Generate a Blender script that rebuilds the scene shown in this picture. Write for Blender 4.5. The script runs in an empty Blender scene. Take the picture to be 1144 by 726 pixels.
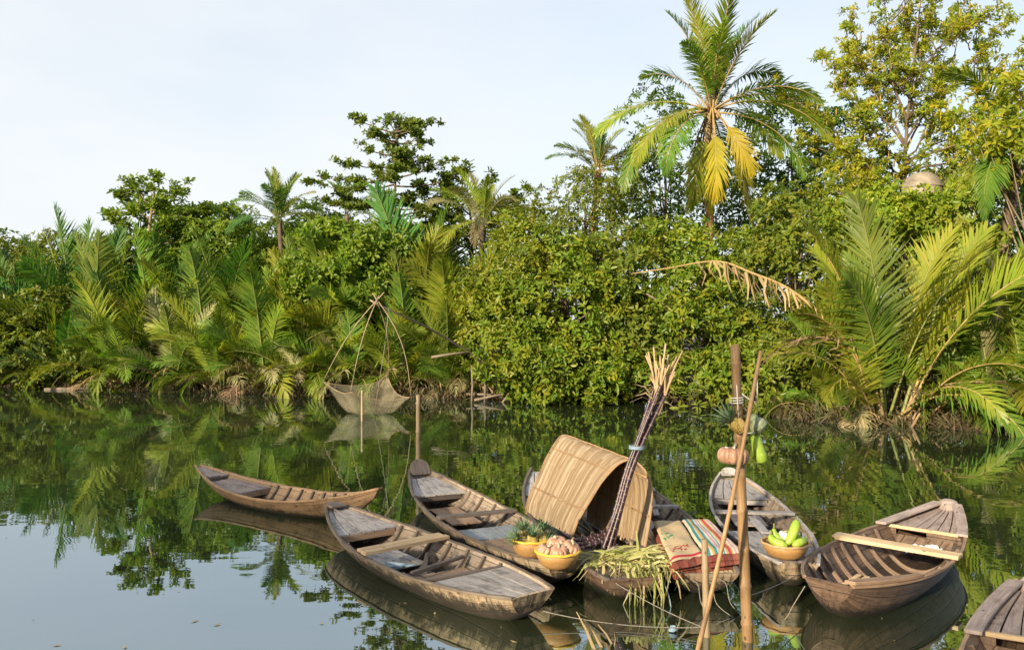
import bpy, math, random
import numpy as np
from mathutils import Vector, Matrix

random.seed(7)
RNG = np.random.default_rng(11)
S = bpy.context.scene
COL = S.collection
PI = math.pi
R_ = math.radians

# ------------------------------------------------------------------ camera
HC, F_, YH = 2.5, 900.0, 370.0          # camera height, focal length (photo px), horizon row
cd = bpy.data.cameras.new("camera")
cd.sensor_width = 36.0
cd.lens = 36.0 * F_ / 1144.0
cd.shift_y = (YH - 363.0) / 1144.0
cd.clip_start, cd.clip_end = 0.1, 3000
cam = bpy.data.objects.new("camera", cd)
cam.location = (0, 0, HC)
cam.rotation_euler = (PI / 2, 0, 0)
COL.objects.link(cam)
S.camera = cam

# ------------------------------------------------------------------ light
SUN_AZ, SUN_EL = R_(-142), R_(19)       # azimuth from +Y clockwise
sd = bpy.data.lights.new("sun", "SUN")
sd.energy, sd.angle, sd.color = 4.5, R_(2.0), (1.0, 0.84, 0.6)
so = bpy.data.objects.new("sun", sd)
sv = Vector((math.sin(SUN_AZ) * math.cos(SUN_EL), math.cos(SUN_AZ) * math.cos(SUN_EL), math.sin(SUN_EL)))
so.rotation_euler = (-sv).to_track_quat('-Z', 'Y').to_euler()
COL.objects.link(so)

W = bpy.data.worlds.new("World")
S.world = W
W.use_nodes = True
nt = W.node_tree
nt.nodes.clear()
out = nt.nodes.new("ShaderNodeOutputWorld")
bg = nt.nodes.new("ShaderNodeBackground")
sky = nt.nodes.new("ShaderNodeTexSky")
sky.sky_type = 'NISHITA'
sky.sun_disc = False
sky.sun_elevation, sky.sun_rotation = SUN_EL, SUN_AZ
sky.air_density, sky.dust_density, sky.ozone_density = 1.0, 3.0, 1.0
# a thin veil of high cloud over the clear sky
tc = nt.nodes.new("ShaderNodeTexCoord")
mp = nt.nodes.new("ShaderNodeMapping")
mp.inputs["Scale"].default_value = (1.0, 1.0, 3.0)
nz = nt.nodes.new("ShaderNodeTexNoise")
nz.inputs["Scale"].default_value = 2.2
nz.inputs["Detail"].default_value = 4
rp = nt.nodes.new("ShaderNodeMapRange")
rp.inputs[1].default_value, rp.inputs[2].default_value = 0.3, 0.7
rp.inputs[3].default_value, rp.inputs[4].default_value = 0.72, 1.0
mx = nt.nodes.new("ShaderNodeMixRGB")
mx.inputs[2].default_value = (3.62, 3.74, 3.84, 1)
L = nt.links.new
L(tc.outputs["Generated"], mp.inputs[0]); L(mp.outputs[0], nz.inputs["Vector"])
sx_ = nt.nodes.new("ShaderNodeSeparateXYZ"); L(tc.outputs["Generated"], sx_.inputs[0])
def wmath(op, a, b):
    n_ = nt.nodes.new("ShaderNodeMath"); n_.operation = op; n_.use_clamp = op == 'SUBTRACT'
    for i_, x_ in enumerate((a, b)):
        if hasattr(x_, 'links'): L(x_, n_.inputs[i_])
        else: n_.inputs[i_].default_value = x_
    return n_.outputs[0]
thin = wmath('ADD', wmath('MULTIPLY', sx_.outputs[0], .28), wmath('MULTIPLY', sx_.outputs[2], .42))
L(nz.outputs[0], rp.inputs[0]); L(wmath('SUBTRACT', rp.outputs[0], thin), mx.inputs[0])
L(sky.outputs[0], mx.inputs[1]); L(mx.outputs[0], bg.inputs[0]); L(bg.outputs[0], out.inputs[0])
bg.inputs[1].default_value = 0.1

S.view_settings.view_transform = 'Standard'
S.view_settings.look = 'None'
S.view_settings.gamma = 1
S.view_settings.exposure = 1.4
S.render.engine = 'CYCLES'
S.cycles.max_bounces = 8
S.cycles.transparent_max_bounces = 12
S.cycles.caustics_reflective = False
S.cycles.caustics_refractive = False

# ------------------------------------------------------------------ helpers
def at(px, py, z):
    """world point seen at photo pixel px,py whose height is z"""
    D = F_ * (HC - z) / (py - YH)
    return Vector(((px - 572) / F_ * D, D, z))

def atd(px, py, D):
    """world point seen at photo pixel px,py at depth D"""
    return Vector(((px - 572) / F_ * D, D, HC - (py - YH) * D / F_))

def tag(o, label=None, cat=None, group=None, kind=None):
    if label: o["label"] = label
    if cat: o["category"] = cat
    if group: o["group"] = group
    if kind: o["kind"] = kind
    return o

def thing(name, label, cat, loc=(0, 0, 0), rz=0.0, group=None):
    o = bpy.data.objects.new(name, None)
    o.empty_display_size = 0.2
    o.location = loc
    o.rotation_euler = (0, 0, rz)
    COL.objects.link(o)
    return tag(o, label, cat, group)

def link(name, me, parent=None, mats=()):
    o = bpy.data.objects.new(name, me)
    COL.objects.link(o)
    if parent: o.parent = parent
    for m in mats: me.materials.append(m)
    return o

def fast_mesh(name, V, Q, smooth=False, mi=None):
    """all-quad mesh from arrays"""
    me = bpy.data.meshes.new(name)
    V = np.asarray(V, np.float32).reshape(-1, 3); Q = np.asarray(Q, np.int32).reshape(-1, 4)
    me.vertices.add(len(V)); me.vertices.foreach_set("co", V.ravel())
    me.loops.add(Q.size); me.loops.foreach_set("vertex_index", Q.ravel())
    me.polygons.add(len(Q))
    me.polygons.foreach_set("loop_start", np.arange(0, Q.size, 4, dtype=np.int32))
    if mi is not None: me.polygons.foreach_set("material_index", np.asarray(mi, np.int32))
    me.polygons.foreach_set("use_smooth", np.full(len(Q), smooth))
    me.update(calc_edges=True)
    return me

class MB:
    """collects shapes with loop uvs for one mesh object"""
    def __init__(s): s.v, s.f, s.uv, s.mi, s.sm = [], [], [], [], []
    def face(s, idx, uv, mi=0, sm=False):
        s.f.append(idx); s.uv.append(uv); s.mi.append(mi); s.sm.append(sm)
    def box(s, c, size, M=None, mi=0, jit=0.0):
        c = Vector(c); h = [a / 2 for a in size]
        order = sorted(range(3), key=lambda i: -size[i])
        r1, r2 = random.uniform(0, 50), random.uniform(0, 50)
        b = len(s.v); loc = []
        for x in (-1, 1):
            for y in (-1, 1):
                for z in (-1, 1):
                    p = Vector((x * h[0], y * h[1], z * h[2]))
                    if jit: p += Vector([random.uniform(-jit, jit) for _ in range(3)])
                    loc.append(p)
                    s.v.append(c + (M @ p if M else p))
        for q in ((0, 1, 3, 2), (4, 6, 7, 5), (0, 4, 5, 1), (2, 3, 7, 6), (0, 2, 6, 4), (1, 5, 7, 3)):
            s.face([b + i for i in q], [(loc[i][order[0]] + r1, loc[i][order[1]] + loc[i][order[2]] + r2) for i in q], mi)
    def grid(s, P, U=None, Vv=None, mi=0, sm=True, closed=False, flip=False):
        """P[n][m] points -> quads"""
        n, m = len(P), len(P[0]); b = len(s.v)
        if U is None:
            r1, r2 = random.uniform(0, 50), random.uniform(0, 50)
            U = [[0] * m for _ in range(n)]; Vv = [[0] * m for _ in range(n)]
            for i in range(n):
                for j in range(m):
                    U[i][j] = r1 if i == 0 else U[i-1][j] + (Vector(P[i][j]) - Vector(P[i-1][j])).length
                    Vv[i][j] = r2 if j == 0 else Vv[i][j-1] + (Vector(P[i][j]) - Vector(P[i][j-1])).length
        for row in P:
            for p in row: s.v.append(Vector(p))
        for i in range(n - 1):
            for j in range(m if closed else m - 1):
                k = (j + 1) % m
                q = [(i, j), (i + 1, j), (i + 1, k), (i, k)]
                if flip: q = q[::-1]
                s.face([b + a * m + c for a, c in q],
                       [(U[a][c], Vv[a][c] if not (closed and k == 0 and c == 0) else Vv[a][m-1] + .01) for a, c in q], mi, sm)
        return b
    def tube(s, pts, rad, seg=8, mi=0, caps=True, sm=True):
        pts = [Vector(p) for p in pts]
        if not hasattr(rad, '__len__'): rad = [rad] * len(pts)
        T = [(pts[min(i + 1, len(pts) - 1)] - pts[max(i - 1, 0)]).normalized() for i in range(len(pts))]
        ref = Vector((0, 0, 1)) if abs(T[0].z) < .9 else Vector((1, 0, 0))
        nrm = T[0].cross(ref).normalized(); rows = []
        for i, p in enumerate(pts):
            nrm = (nrm - T[i] * nrm.dot(T[i])).normalized(); bn = T[i].cross(nrm)
            rows.append([p + (nrm * math.cos(2 * PI * k / seg) + bn * math.sin(2 * PI * k / seg)) * rad[i] for k in range(seg)])
        b = s.grid(rows, mi=mi, sm=sm, closed=True)
        if caps:
            n = len(rows)
            s.face([b + k for k in range(seg)], [(math.cos(k), math.sin(k)) for k in range(seg)], mi)
            s.face([b + (n - 1) * seg + k for k in range(seg)][::-1], [(math.cos(k), math.sin(k)) for k in range(seg)], mi)
    def lathe(s, prof, seg=32, mod=None, M=None, c=(0, 0, 0), mi=0, sm=True):
        """prof: (r,z) rows around Z; mod(theta)->radius factor"""
        c = Vector(c); rows = []
        for r, z in prof:
            row = []
            for k in range(seg):
                t = 2 * PI * k / seg; q = r * (mod(t) if mod else 1)
                p = Vector((q * math.cos(t), q * math.sin(t), z))
                row.append(c + (M @ p if M else p))
            rows.append(row)
        s.grid(rows, mi=mi, sm=sm, closed=True, flip=True)
    def build(s, name, mats, parent=None, bevel=0.0):
        me = bpy.data.meshes.new(name)
        me.from_pydata([tuple(p) for p in s.v], [], s.f)
        ul = me.uv_layers.new(name="UVMap")
        flat = [c for f in s.uv for uv in f for c in uv]
        ul.data.foreach_set("uv", flat)
        me.polygons.foreach_set("material_index", s.mi)
        me.polygons.foreach_set("use_smooth", s.sm)
        if not isinstance(mats, (list, tuple)): mats = [mats]
        o = link(name, me, parent, mats)
        if bevel:
            md = o.modifiers.new("bevel", "BEVEL"); md.width = bevel; md.segments = 2; md.limit_method = 'ANGLE'
        return o

# ------------------------------------------------------------------ materials
def newmat(name):
    m = bpy.data.materials.new(name); m.use_nodes = True
    t = m.node_tree; t.nodes.clear()
    o = t.nodes.new("ShaderNodeOutputMaterial"); p = t.nodes.new("ShaderNodeBsdfPrincipled")
    t.links.new(p.outputs[0], o.inputs[0])
    return m, t, p, o

def ramp(t, stops, fac):
    r = t.nodes.new("ShaderNodeValToRGB")
    e = r.color_ramp.elements
    while len(e) < len(stops): e.new(0.5)
    for i, (p, c) in enumerate(stops):
        e[i].position = p; e[i].color = (*c, 1)
    t.links.new(fac, r.inputs[0])
    return r.outputs[0]

def noise(t, vec, scale, detail=4, rough=.6, dist=0):
    n = t.nodes.new("ShaderNodeTexNoise")
    n.inputs["Scale"].default_value = scale; n.inputs["Detail"].default_value = detail
    n.inputs["Roughness"].default_value = rough; n.inputs["Distortion"].default_value = dist
    if vec is not None: t.links.new(vec, n.inputs["Vector"])
    return n.outputs[0]

def mapping(t, vec, sc):
    m = t.nodes.new("ShaderNodeMapping"); m.inputs["Scale"].default_value = sc
    t.links.new(vec, m.inputs[0]); return m.outputs[0]

def mixc(t, fac, a, b, mode='MIX'):
    m = t.nodes.new("ShaderNodeMixRGB"); m.blend_type = mode
    for i, x in ((0, fac), (1, a), (2, b)):
        if hasattr(x, 'links'): t.links.new(x, m.inputs[i])
        elif i == 0: m.inputs[0].default_value = x
        else: m.inputs[i].default_value = (*x, 1)
    return m.outputs[0]

def maprange(t, v, a, b, c=0, d=1):
    m = t.nodes.new("ShaderNodeMapRange")
    t.links.new(v, m.inputs[0])
    for i, x in enumerate((a, b, c, d)): m.inputs[i + 1].default_value = x
    return m.outputs[0]

def math_(t, op, a, b=0.0):
    m = t.nodes.new("ShaderNodeMath"); m.operation = op
    for i, x in enumerate((a, b)):
        if hasattr(x, 'links'): t.links.new(x, m.inputs[i])
        else: m.inputs[i].default_value = x
    return m.outputs[0]

def bump(t, p, h, strength, dist=.01):
    b = t.nodes.new("ShaderNodeBump"); b.inputs["Strength"].default_value = strength
    b.inputs["Distance"].default_value = dist
    t.links.new(h, b.inputs["Height"]); t.links.new(b.outputs[0], p.inputs["Normal"])

def wood(name, dark, mid, light, stain=(.03, .025, .02), stain_amt=.55, seam=0.0, rough=.75, grainv=28, patch=None, streaks=0.0, wl=0.0, algae=(.02, .024, .012)):
    """weathered boards: grain runs along u; seam = strake width on hulls"""
    m, t, p, o = newmat(name)
    uv = t.nodes.new("ShaderNodeUVMap").outputs[0]
    oi = t.nodes.new("ShaderNodeObjectInfo").outputs["Random"]
    off = t.nodes.new("ShaderNodeVectorMath"); off.operation = 'ADD'
    cmb = t.nodes.new("ShaderNodeCombineXYZ")
    t.links.new(math_(t, 'MULTIPLY', oi, 37.0), cmb.inputs[0]); t.links.new(cmb.outputs[0], off.inputs[1]); t.links.new(uv, off.inputs[0])
    vec = off.outputs[0]
    g = noise(t, mapping(t, vec, (1.6, grainv, 1)), 1.6, 8, .68, .4)
    g2 = noise(t, mapping(t, vec, (5, grainv * 4, 1)), 1.0, 4, .7)
    gm = math_(t, 'ADD', math_(t, 'MULTIPLY', g, .7), math_(t, 'MULTIPLY', g2, .3))
    col = ramp(t, [(.3, dark), (.5, mid), (.7, light)], gm)
    st = noise(t, mapping(t, vec, (2.2, 3.4, 1)), 1.7, 7, .66, .3)
    sf = maprange(t, st, .5, .68, 0, stain_amt)
    col = mixc(t, sf, col, stain)
    if patch:
        pn = noise(t, mapping(t, vec, (1.2, 3, 1)), 2.3, 5, .6)
        col = mixc(t, maprange(t, pn, .52, .66, 0, .75), col, patch)
    if streaks:
        sn = noise(t, mapping(t, vec, (26, 2.2, 1)), 1.0, 6, .7, .5)
        sm = math_(t, 'MULTIPLY', maprange(t, sn, .5, .62, 0, 1), maprange(t, st, .38, .56, 0, streaks))
        col = mixc(t, sm, col, stain)
    hgt = gm
    if wl:   # algae and tar crust that creeps up from the waterline
        ob = t.nodes.new("ShaderNodeTexCoord").outputs["Object"]
        sp = t.nodes.new("ShaderNodeSeparateXYZ"); t.links.new(ob, sp.inputs[0])
        cn = noise(t, mapping(t, ob, (7, 7, 2.2)), 1.6, 8, .75, .5)
        zz = math_(t, 'SUBTRACT', sp.outputs[2], math_(t, 'MULTIPLY', math_(t, 'SUBTRACT', cn, .5), wl * 2.6))
        col = mixc(t, maprange(t, zz, wl * .5, wl * .95, .93, 0), col, (.017, .014, .01))
        col = mixc(t, maprange(t, sp.outputs[2], .0, .03, .8, 0), col, algae)
    if seam:
        sep = t.nodes.new("ShaderNodeSeparateXYZ"); t.links.new(uv, sep.inputs[0])
        wv = noise(t, mapping(t, uv, (1.5, 0, 0)), 1.0, 2)
        vv = math_(t, 'ADD', math_(t, 'DIVIDE', sep.outputs[1], seam), math_(t, 'MULTIPLY', wv, .25))
        fr = math_(t, 'ABSOLUTE', math_(t, 'SUBTRACT', math_(t, 'FRACT', vv), .5))
        ln = maprange(t, fr, .0, .05, 1, 0)
        col = mixc(t, math_(t, 'MULTIPLY', ln, .8), col, (.02, .014, .01))
        # each strake its own tone
        wn = t.nodes.new("ShaderNodeTexWhiteNoise"); wn.noise_dimensions = '1D'
        t.links.new(math_(t, 'FLOOR', math_(t, 'ADD', vv, .5)), wn.inputs["W"])
        hs = t.nodes.new("ShaderNodeHueSaturation"); t.links.new(col, hs.inputs["Color"])
        t.links.new(maprange(t, wn.outputs[0], 0, 1, .75, 1.2), hs.inputs["Value"]); col = hs.outputs[0]
        hgt = math_(t, 'SUBTRACT', gm, ln)
    vo = t.nodes.new("ShaderNodeTexVoronoi"); vo.inputs["Scale"].default_value = 1.0
    t.links.new(mapping(t, vec, (5.5, 9, 1)), vo.inputs["Vector"])
    kn = maprange(t, vo.outputs["Distance"], .07, .13, .85, 0)
    col = mixc(t, kn, col, (.02, .015, .012))
    h2 = t.nodes.new("ShaderNodeHueSaturation"); t.links.new(col, h2.inputs["Color"])
    t.links.new(maprange(t, oi, 0, 1, .82, 1.18), h2.inputs["Value"])
    t.links.new(h2.outputs[0], p.inputs["Base Color"])
    t.links.new(maprange(t, g, .3, .7, rough - .15, rough + .12), p.inputs["Roughness"])
    p.inputs["Specular IOR Level"].default_value = .35
    bump(t, p, hgt, .55, .012)
    return m

def leafmat(name, cols, trans=.3, rough=.42, objvar=.0, tint=None):
    """cols: ramp by a random number for each leaf"""
    m, t, p, o = newmat(name)
    ge = t.nodes.new("ShaderNodeNewGeometry")
    f = math_(t, 'ADD', math_(t, 'MULTIPLY', ge.outputs["Random Per Island"], .5), maprange(t, noise(t, ge.outputs["Position"], 1.3, 3), .3, .7, 0, .5))
    oi = t.nodes.new("ShaderNodeObjectInfo").outputs["Random"]
    n = len(cols)
    col = ramp(t, [(i / max(1, n - 1), c) for i, c in enumerate(cols)], f)
    pn = noise(t, ge.outputs["Position"], .55, 3)
    hs = t.nodes.new("ShaderNodeHueSaturation"); t.links.new(col, hs.inputs["Color"])
    v = maprange(t, pn, .3, .7, .88, 1.36)
    if objvar:
        v = math_(t, 'MULTIPLY', v, maprange(t, oi, 0, 1, 1 - objvar, 1 + objvar))
        t.links.new(maprange(t, oi, 0, 1, .5 - .03, .5 + .02), hs.inputs["Hue"])
    t.links.new(v, hs.inputs["Value"])
    col = hs.outputs[0]
    t.links.new(col, p.inputs["Base Color"])
    p.inputs["Roughness"].default_value = rough
    p.inputs["Specular IOR Level"].default_value = .25
    tr = t.nodes.new("ShaderNodeBsdfTranslucent")
    t.links.new(mixc(t, 1.0, col, (1.7, 1.75, .7), 'MULTIPLY'), tr.inputs[0])
    ms = t.nodes.new("ShaderNodeMixShader"); ms.inputs[0].default_value = trans
    t.links.new(p.outputs[0], ms.inputs[1]); t.links.new(tr.outputs[0], ms.inputs[2]); t.links.new(ms.outputs[0], o.inputs[0])
    return m

def plain(name, c1, c2, scale=8, rough=.6, bmp=.3, stretch=(1, 1, 1), spec=.4, det=6):
    m, t, p, o = newmat(name)
    tc = t.nodes.new("ShaderNodeTexCoord").outputs["Object"]
    n = noise(t, mapping(t, tc, stretch), scale, det, .62)
    col = ramp(t, [(.32, c1), (.68, c2)], n)
    t.links.new(col, p.inputs["Base Color"]); p.inputs["Roughness"].default_value = rough
    p.inputs["Specular IOR Level"].default_value = spec
    if bmp: bump(t, p, n, bmp, .02)
    return m

def uvstripes(name, stops, axis=1, scale=1.0, weave=220.0, rough=.85, rep=False):
    """woven mat: constant-colour stripes across uv axis, fine weave bump"""
    m, t, p, o = newmat(name)
    uv = t.nodes.new("ShaderNodeUVMap").outputs[0]
    sep = t.nodes.new("ShaderNodeSeparateXYZ"); t.links.new(uv, sep.inputs[0])
    v = math_(t, 'MULTIPLY', sep.outputs[axis], scale)
    if rep: v = math_(t, 'FRACT', v)
    r = t.nodes.new("ShaderNodeValToRGB"); r.color_ramp.interpolation = 'CONSTANT'
    e = r.color_ramp.elements
    while len(e) < len(stops): e.new(.5)
    for i, (pp, c) in enumerate(stops): e[i].position = pp; e[i].color = (*c, 1)
    t.links.new(v, r.inputs[0])
    wv = t.nodes.new("ShaderNodeTexWave"); wv.inputs["Scale"].default_value = weave / 6.28; wv.bands_direction = 'X' if axis == 1 else 'Y'
    t.links.new(uv, wv.inputs["Vector"])
    n = noise(t, uv, 14, 5)
    col = mixc(t, maprange(t, n, .35, .7, 0, .35), r.outputs[0], (.25, .2, .14))
    t.links.new(col, p.inputs["Base Color"]); p.inputs["Roughness"].default_value = rough
    p.inputs["Specular IOR Level"].default_value = .15
    bump(t, p, math_(t, 'ADD', wv.outputs[1], n), .35, .004)
    return m

M = {}
M['hull_grey'] = wood('hull_grey', (.15, .11, .07), (.31, .235, .155), (.46, .37, .265), stain=(.022, .015, .011), stain_amt=.7, seam=.13, patch=(.36, .25, .13), streaks=1.0, wl=.25)
M['hull_warm'] = wood('hull_warm', (.17, .1, .05), (.3, .19, .105), (.42, .29, .17), stain=(.06, .035, .02), stain_amt=.5, seam=.11, streaks=.5, wl=.09)
M['hull_red'] = wood('hull_red', (.06, .038, .027), (.13, .084, .058), (.25, .17, .12), stain=(.022, .012, .009), stain_amt=.6, seam=.12, rough=.55, streaks=.7, wl=.14)
M['inner_brown'] = wood('inner_brown', (.13, .1, .075), (.27, .21, .155), (.41, .33, .255), stain=(.035, .026, .02), stain_amt=.75, seam=.12, wl=.07, streaks=.6, algae=(.03, .022, .016))
M['inner_warm'] = wood('inner_warm', (.2, .125, .07), (.36, .24, .14), (.48, .34, .21), stain=(.07, .042, .025), stain_amt=.6, seam=.12, wl=.03, streaks=.4)
M['inner_red'] = wood('inner_red', (.075, .048, .034), (.165, .108, .074), (.3, .21, .15), stain=(.022, .013, .009), stain_amt=.75, seam=.13, rough=.55, wl=.05, streaks=.6, algae=(.03, .02, .014))
M['plank_grey'] = wood('plank_grey', (.17, .155, .145), (.33, .305, .29), (.5, .47, .45), stain=(.06, .048, .04), stain_amt=.7, streaks=.5)
M['plank_pink'] = wood('plank_pink', (.19, .14, .12), (.33, .26, .23), (.48, .4, .36), stain=(.1, .07, .055), stain_amt=.7, streaks=.4)
M['plank_dark'] = wood('plank_dark', (.055, .042, .035), (.12, .095, .08), (.22, .18, .15), stain=(.03, .025, .02))
M['plank_new'] = wood('plank_new', (.33, .22, .12), (.52, .375, .22), (.66, .5, .32), stain=(.25, .17, .1), stain_amt=.45, grainv=18)
M['plank_blue'] = wood('plank_blue', (.16, .16, .155), (.25, .28, .3), (.34, .42, .47), stain=(.09, .08, .07), stain_amt=.55)
M['plank_brown'] = wood('plank_brown', (.15, .095, .06), (.27, .175, .11), (.39, .27, .18), stain=(.07, .05, .035))
M['rib_brown'] = wood('rib_brown', (.06, .045, .034), (.14, .11, .085), (.27, .215, .17), stain=(.025, .018, .014))
M['rib_red'] = wood('rib_red', (.05, .032, .023), (.13, .085, .06), (.27, .2, .15), stain=(.025, .016, .011), rough=.5)
M['bamboo'] = wood('bamboo', (.15, .085, .036), (.26, .155, .07), (.36, .235, .12), stain=(.08, .05, .026), stain_amt=.6, rough=.5, grainv=40)
M['bamboo_pale'] = wood('bamboo_pale', (.19, .13, .075), (.29, .21, .125), (.39, .3, .19), stain=(.22, .16, .1), stain_amt=.5, rough=.6, grainv=40)
M['pole_old'] = wood('pole_old', (.08, .06, .045), (.16, .125, .09), (.25, .2, .15), stain=(.07, .055, .04))
M['rope'] = plain('rope', (.12, .11, .095), (.26, .24, .2), 60, .9, .2)
M['rope_blue'] = plain('rope_blue', (.16, .25, .33), (.3, .4, .48), 60, .7, .1)

# ------------------------------------------------------------------ ground and water
SHX, SHY = zip(*[(-900, 110), (-120, 58), (-60, 45), (-33, 38.8), (-23, 36.3), (-16.7, 34.1), (-9.6, 31.7), (-5.2, 30.8), (-1.7, 29.2), (1.6, 29.6),
                 (5.9, 28.1), (6.7, 26.5), (7.86, 22.9), (8.9, 21.8), (10.9, 21), (12.4, 19.6), (14, 17.3), (20, 13), (40, 9), (900, 0)])
def shore(x): return np.interp(x, SHX, SHY)
def gz(x, y):
    d = y - shore(x) + .35 * np.sin(x * 1.7) * np.cos(x * .6 + 1) + .12 * np.sin(x * 5.1)
    return np.interp(d, [-6, -1.5, 0, .5, 2, 6, 30, 400], [-1.6, -.7, -.04, .08, .16, .3, .6, 1.2]) + .05 * np.sin(x * 2.3 + y * 1.1) * np.cos(y * 2.9)
gx = np.concatenate([np.linspace(-900, -45, 24), np.arange(-44, 26, .35), np.linspace(27, 900, 24)])
gy = np.concatenate([np.linspace(-40, 14, 12), np.arange(15, 46, .35), np.linspace(47, 900, 30)])
GX, GY = np.meshgrid(gx, gy, indexing='ij')
GZ = gz(GX, GY)
nI, nJ = GX.shape
idx = np.arange(nI * nJ).reshape(nI, nJ)
GQ = np.stack([idx[:-1, :-1], idx[1:, :-1], idx[1:, 1:], idx[:-1, 1:]], -1).reshape(-1, 4)
M['mud'] = plain('mud', (.018, .013, .009), (.07, .052, .033), 2.2, .85, .6)
g = link('ground', fast_mesh('ground', np.stack([GX, GY, GZ], -1), GQ, True), None, [M['mud']])
tag(g, 'dark muddy river bank under the palms and bushes', 'ground', kind='structure')

m, t, p, o = newmat('river')
p.inputs["Base Color"].default_value = (.024, .03, .013, 1)
p.inputs["Roughness"].default_value = .5
p.inputs["Specular IOR Level"].default_value = 0
gl = t.nodes.new("ShaderNodeBsdfGlossy"); gl.inputs["Roughness"].default_value = .012
gl.inputs[0].default_value = (.82, .93, 1.0, 1)
fr = t.nodes.new("ShaderNodeFresnel"); fr.inputs[0].default_value = 1.6
pos = t.nodes.new("ShaderNodeNewGeometry").outputs["Position"]
n1 = noise(t, mapping(t, pos, (.9, 1.6, 1)), 1.1, 2, .5)
n2 = noise(t, mapping(t, pos, (3.0, 5.0, 1)), 1.3, 2, .5)
n3 = noise(t, mapping(t, pos, (.06, .1, 1)), 1.0, 2, .5)
amp = maprange(t, n3, .4, .62, .25, 1.0)
hh = math_(t, 'MULTIPLY', math_(t, 'ADD', n1, math_(t, 'MULTIPLY', n2, .16)), amp)
bp = t.nodes.new("ShaderNodeBump"); bp.inputs["Strength"].default_value = 1.0; bp.inputs["Distance"].default_value = .0045
t.links.new(hh, bp.inputs["Height"])
t.links.new(bp.outputs[0], gl.inputs["Normal"]); t.links.new(bp.outputs[0], fr.inputs["Normal"])
ms = t.nodes.new("ShaderNodeMixShader")
t.links.new(maprange(t, fr.outputs[0], 0, 1, .36, .88), ms.inputs[0])
t.links.new(p.outputs[0], ms.inputs[1]); t.links.new(gl.outputs[0], ms.inputs[2]); t.links.new(ms.outputs[0], o.inputs[0])
M['river'] = m
# the boats' hull forms (their waterlines cut the water surface, so no water stands inside a boat)
class Hull:
    def __init__(s, stern, bow, beam, ws, zmid, zb, zs, draft=.14, wb=.05, tm=.45, pb=2.0, ps=2.0, kb=2.6, ks=3.0, rake_s=.12, rake_b=.0, flare=.42):
        a = Vector((stern[0], stern[1], 0)); b = Vector((bow[0], bow[1], 0))
        s.a, s.b = a, b; s.L = (b - a).length
        s.mid = (a + b) / 2; s.rz = math.atan2(b.y - a.y, b.x - a.x)
        s.B, s.ws, s.wb, s.zmid, s.zb, s.zs, s.draft = beam / 2, ws / 2, wb, zmid, zb, zs, draft
        s.tm, s.pb, s.ps, s.kb, s.ks, s.rs, s.rb, s.flare = tm, pb, ps, kb, ks, rake_s, rake_b, flare
        s.M = Matrix.Translation(s.mid) @ Matrix.Rotation(s.rz, 4, 'Z')
    def se(s, t):
        return ((s.tm - t) / s.tm, 0) if t < s.tm else (0, (t - s.tm) / (1 - s.tm))
    def w(s, t):
        u, v = s.se(t)
        return s.B - (s.B - s.ws) * u ** s.ps - (s.B - s.wb) * v ** s.pb
    def zr(s, t):
        u, v = s.se(t)
        return s.zmid + (s.zs - s.zmid) * u ** 2.0 + (s.zb - s.zmid) * v ** 2.2
    def zk(s, t):
        u, v = s.se(t)
        return -s.draft + (s.zs - .2 + s.draft) * u ** s.ks + (s.zb - .1 + s.draft) * v ** s.kb
    def sec(s, t, q, off=0.0):
        """local point, q -1..1 rim to rim; off = offset inwards"""
        u, v = s.se(t); a = abs(q); sg = 1 if q >= 0 else -1
        ph = a * PI / 2; w = max(.005, s.w(t) - off)
        y = w * ((1 - s.flare) * math.sin(ph) ** .75 + s.flare * a)
        zk = s.zk(t) + off; zr = s.zr(t)
        z = zk + (zr - zk) * (1 - math.cos(ph)) ** .85
        x = (t - .5) * s.L + s.rs * (1 - a) * u ** 6 - s.rb * (1 - a) * v ** 6
        return Vector((x, sg * y, z))
    def hw(s, t, z, off=.025):
        qs = np.linspace(0, 1, 24); pts = [s.sec(t, q, off) for q in qs]
        zz = [p.z for p in pts]; yy = [p.y for p in pts]
        return float(np.interp(z, zz, yy))
    def x(s, t): return (t - .5) * s.L
    def world(s, t, y, z): return s.M @ Vector((s.x(t), y, z))

def w2(px, py, z):
    p = at(px, py, z); return (p.x, p.y)
HA = Hull(w2(425, 545, .5), w2(221, 519, .42), .86, .06, .2, .42, .5, draft=.1, wb=.05, tm=.5, pb=2.1, ps=1.9, kb=2.4, ks=2.4, rake_s=.2, rake_b=.1)
HB = Hull(w2(596, 664, .27), w2(372, 563, .38), 1.06, .46, .22, .38, .28, draft=.14, wb=.1, tm=.45, pb=2.3, ps=2.2, kb=3, ks=4.5, rake_s=.1)
HC_ = Hull(w2(634, 630, .27), w2(467, 528, .36), 1.04, .42, .23, .42, .3, draft=.14, wb=.14, tm=.47, pb=2.4, ps=2.0, kb=3, ks=4.5)
HD = Hull((1.1, 7.3), w2(600, 527, .36), 1.02, .5, .24, .42, .26, draft=.14, wb=.1, tm=.47, pb=2.4, ps=2.2, kb=3, ks=4.5)
HM = Hull((1.83, 7.42), (1.48, 12.6), 1.0, .55, .24, .4, .27, draft=.14, wb=.1, tm=.47, pb=2.4, ps=2.2, kb=3, ks=4.5)
HE = Hull(w2(893, 632, .28), w2(814, 529, .38), .98, .36, .24, .4, .3, draft=.14, wb=.12, tm=.47, pb=2.5, ps=2.0, kb=3, ks=4.5)
HR = Hull(w2(925, 652, .34), w2(1061, 562, .46), 1.12, .42, .3, .46, .36, draft=.16, wb=.1, tm=.43, pb=1.8, ps=2.6, kb=3, ks=5, flare=.5)
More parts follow.
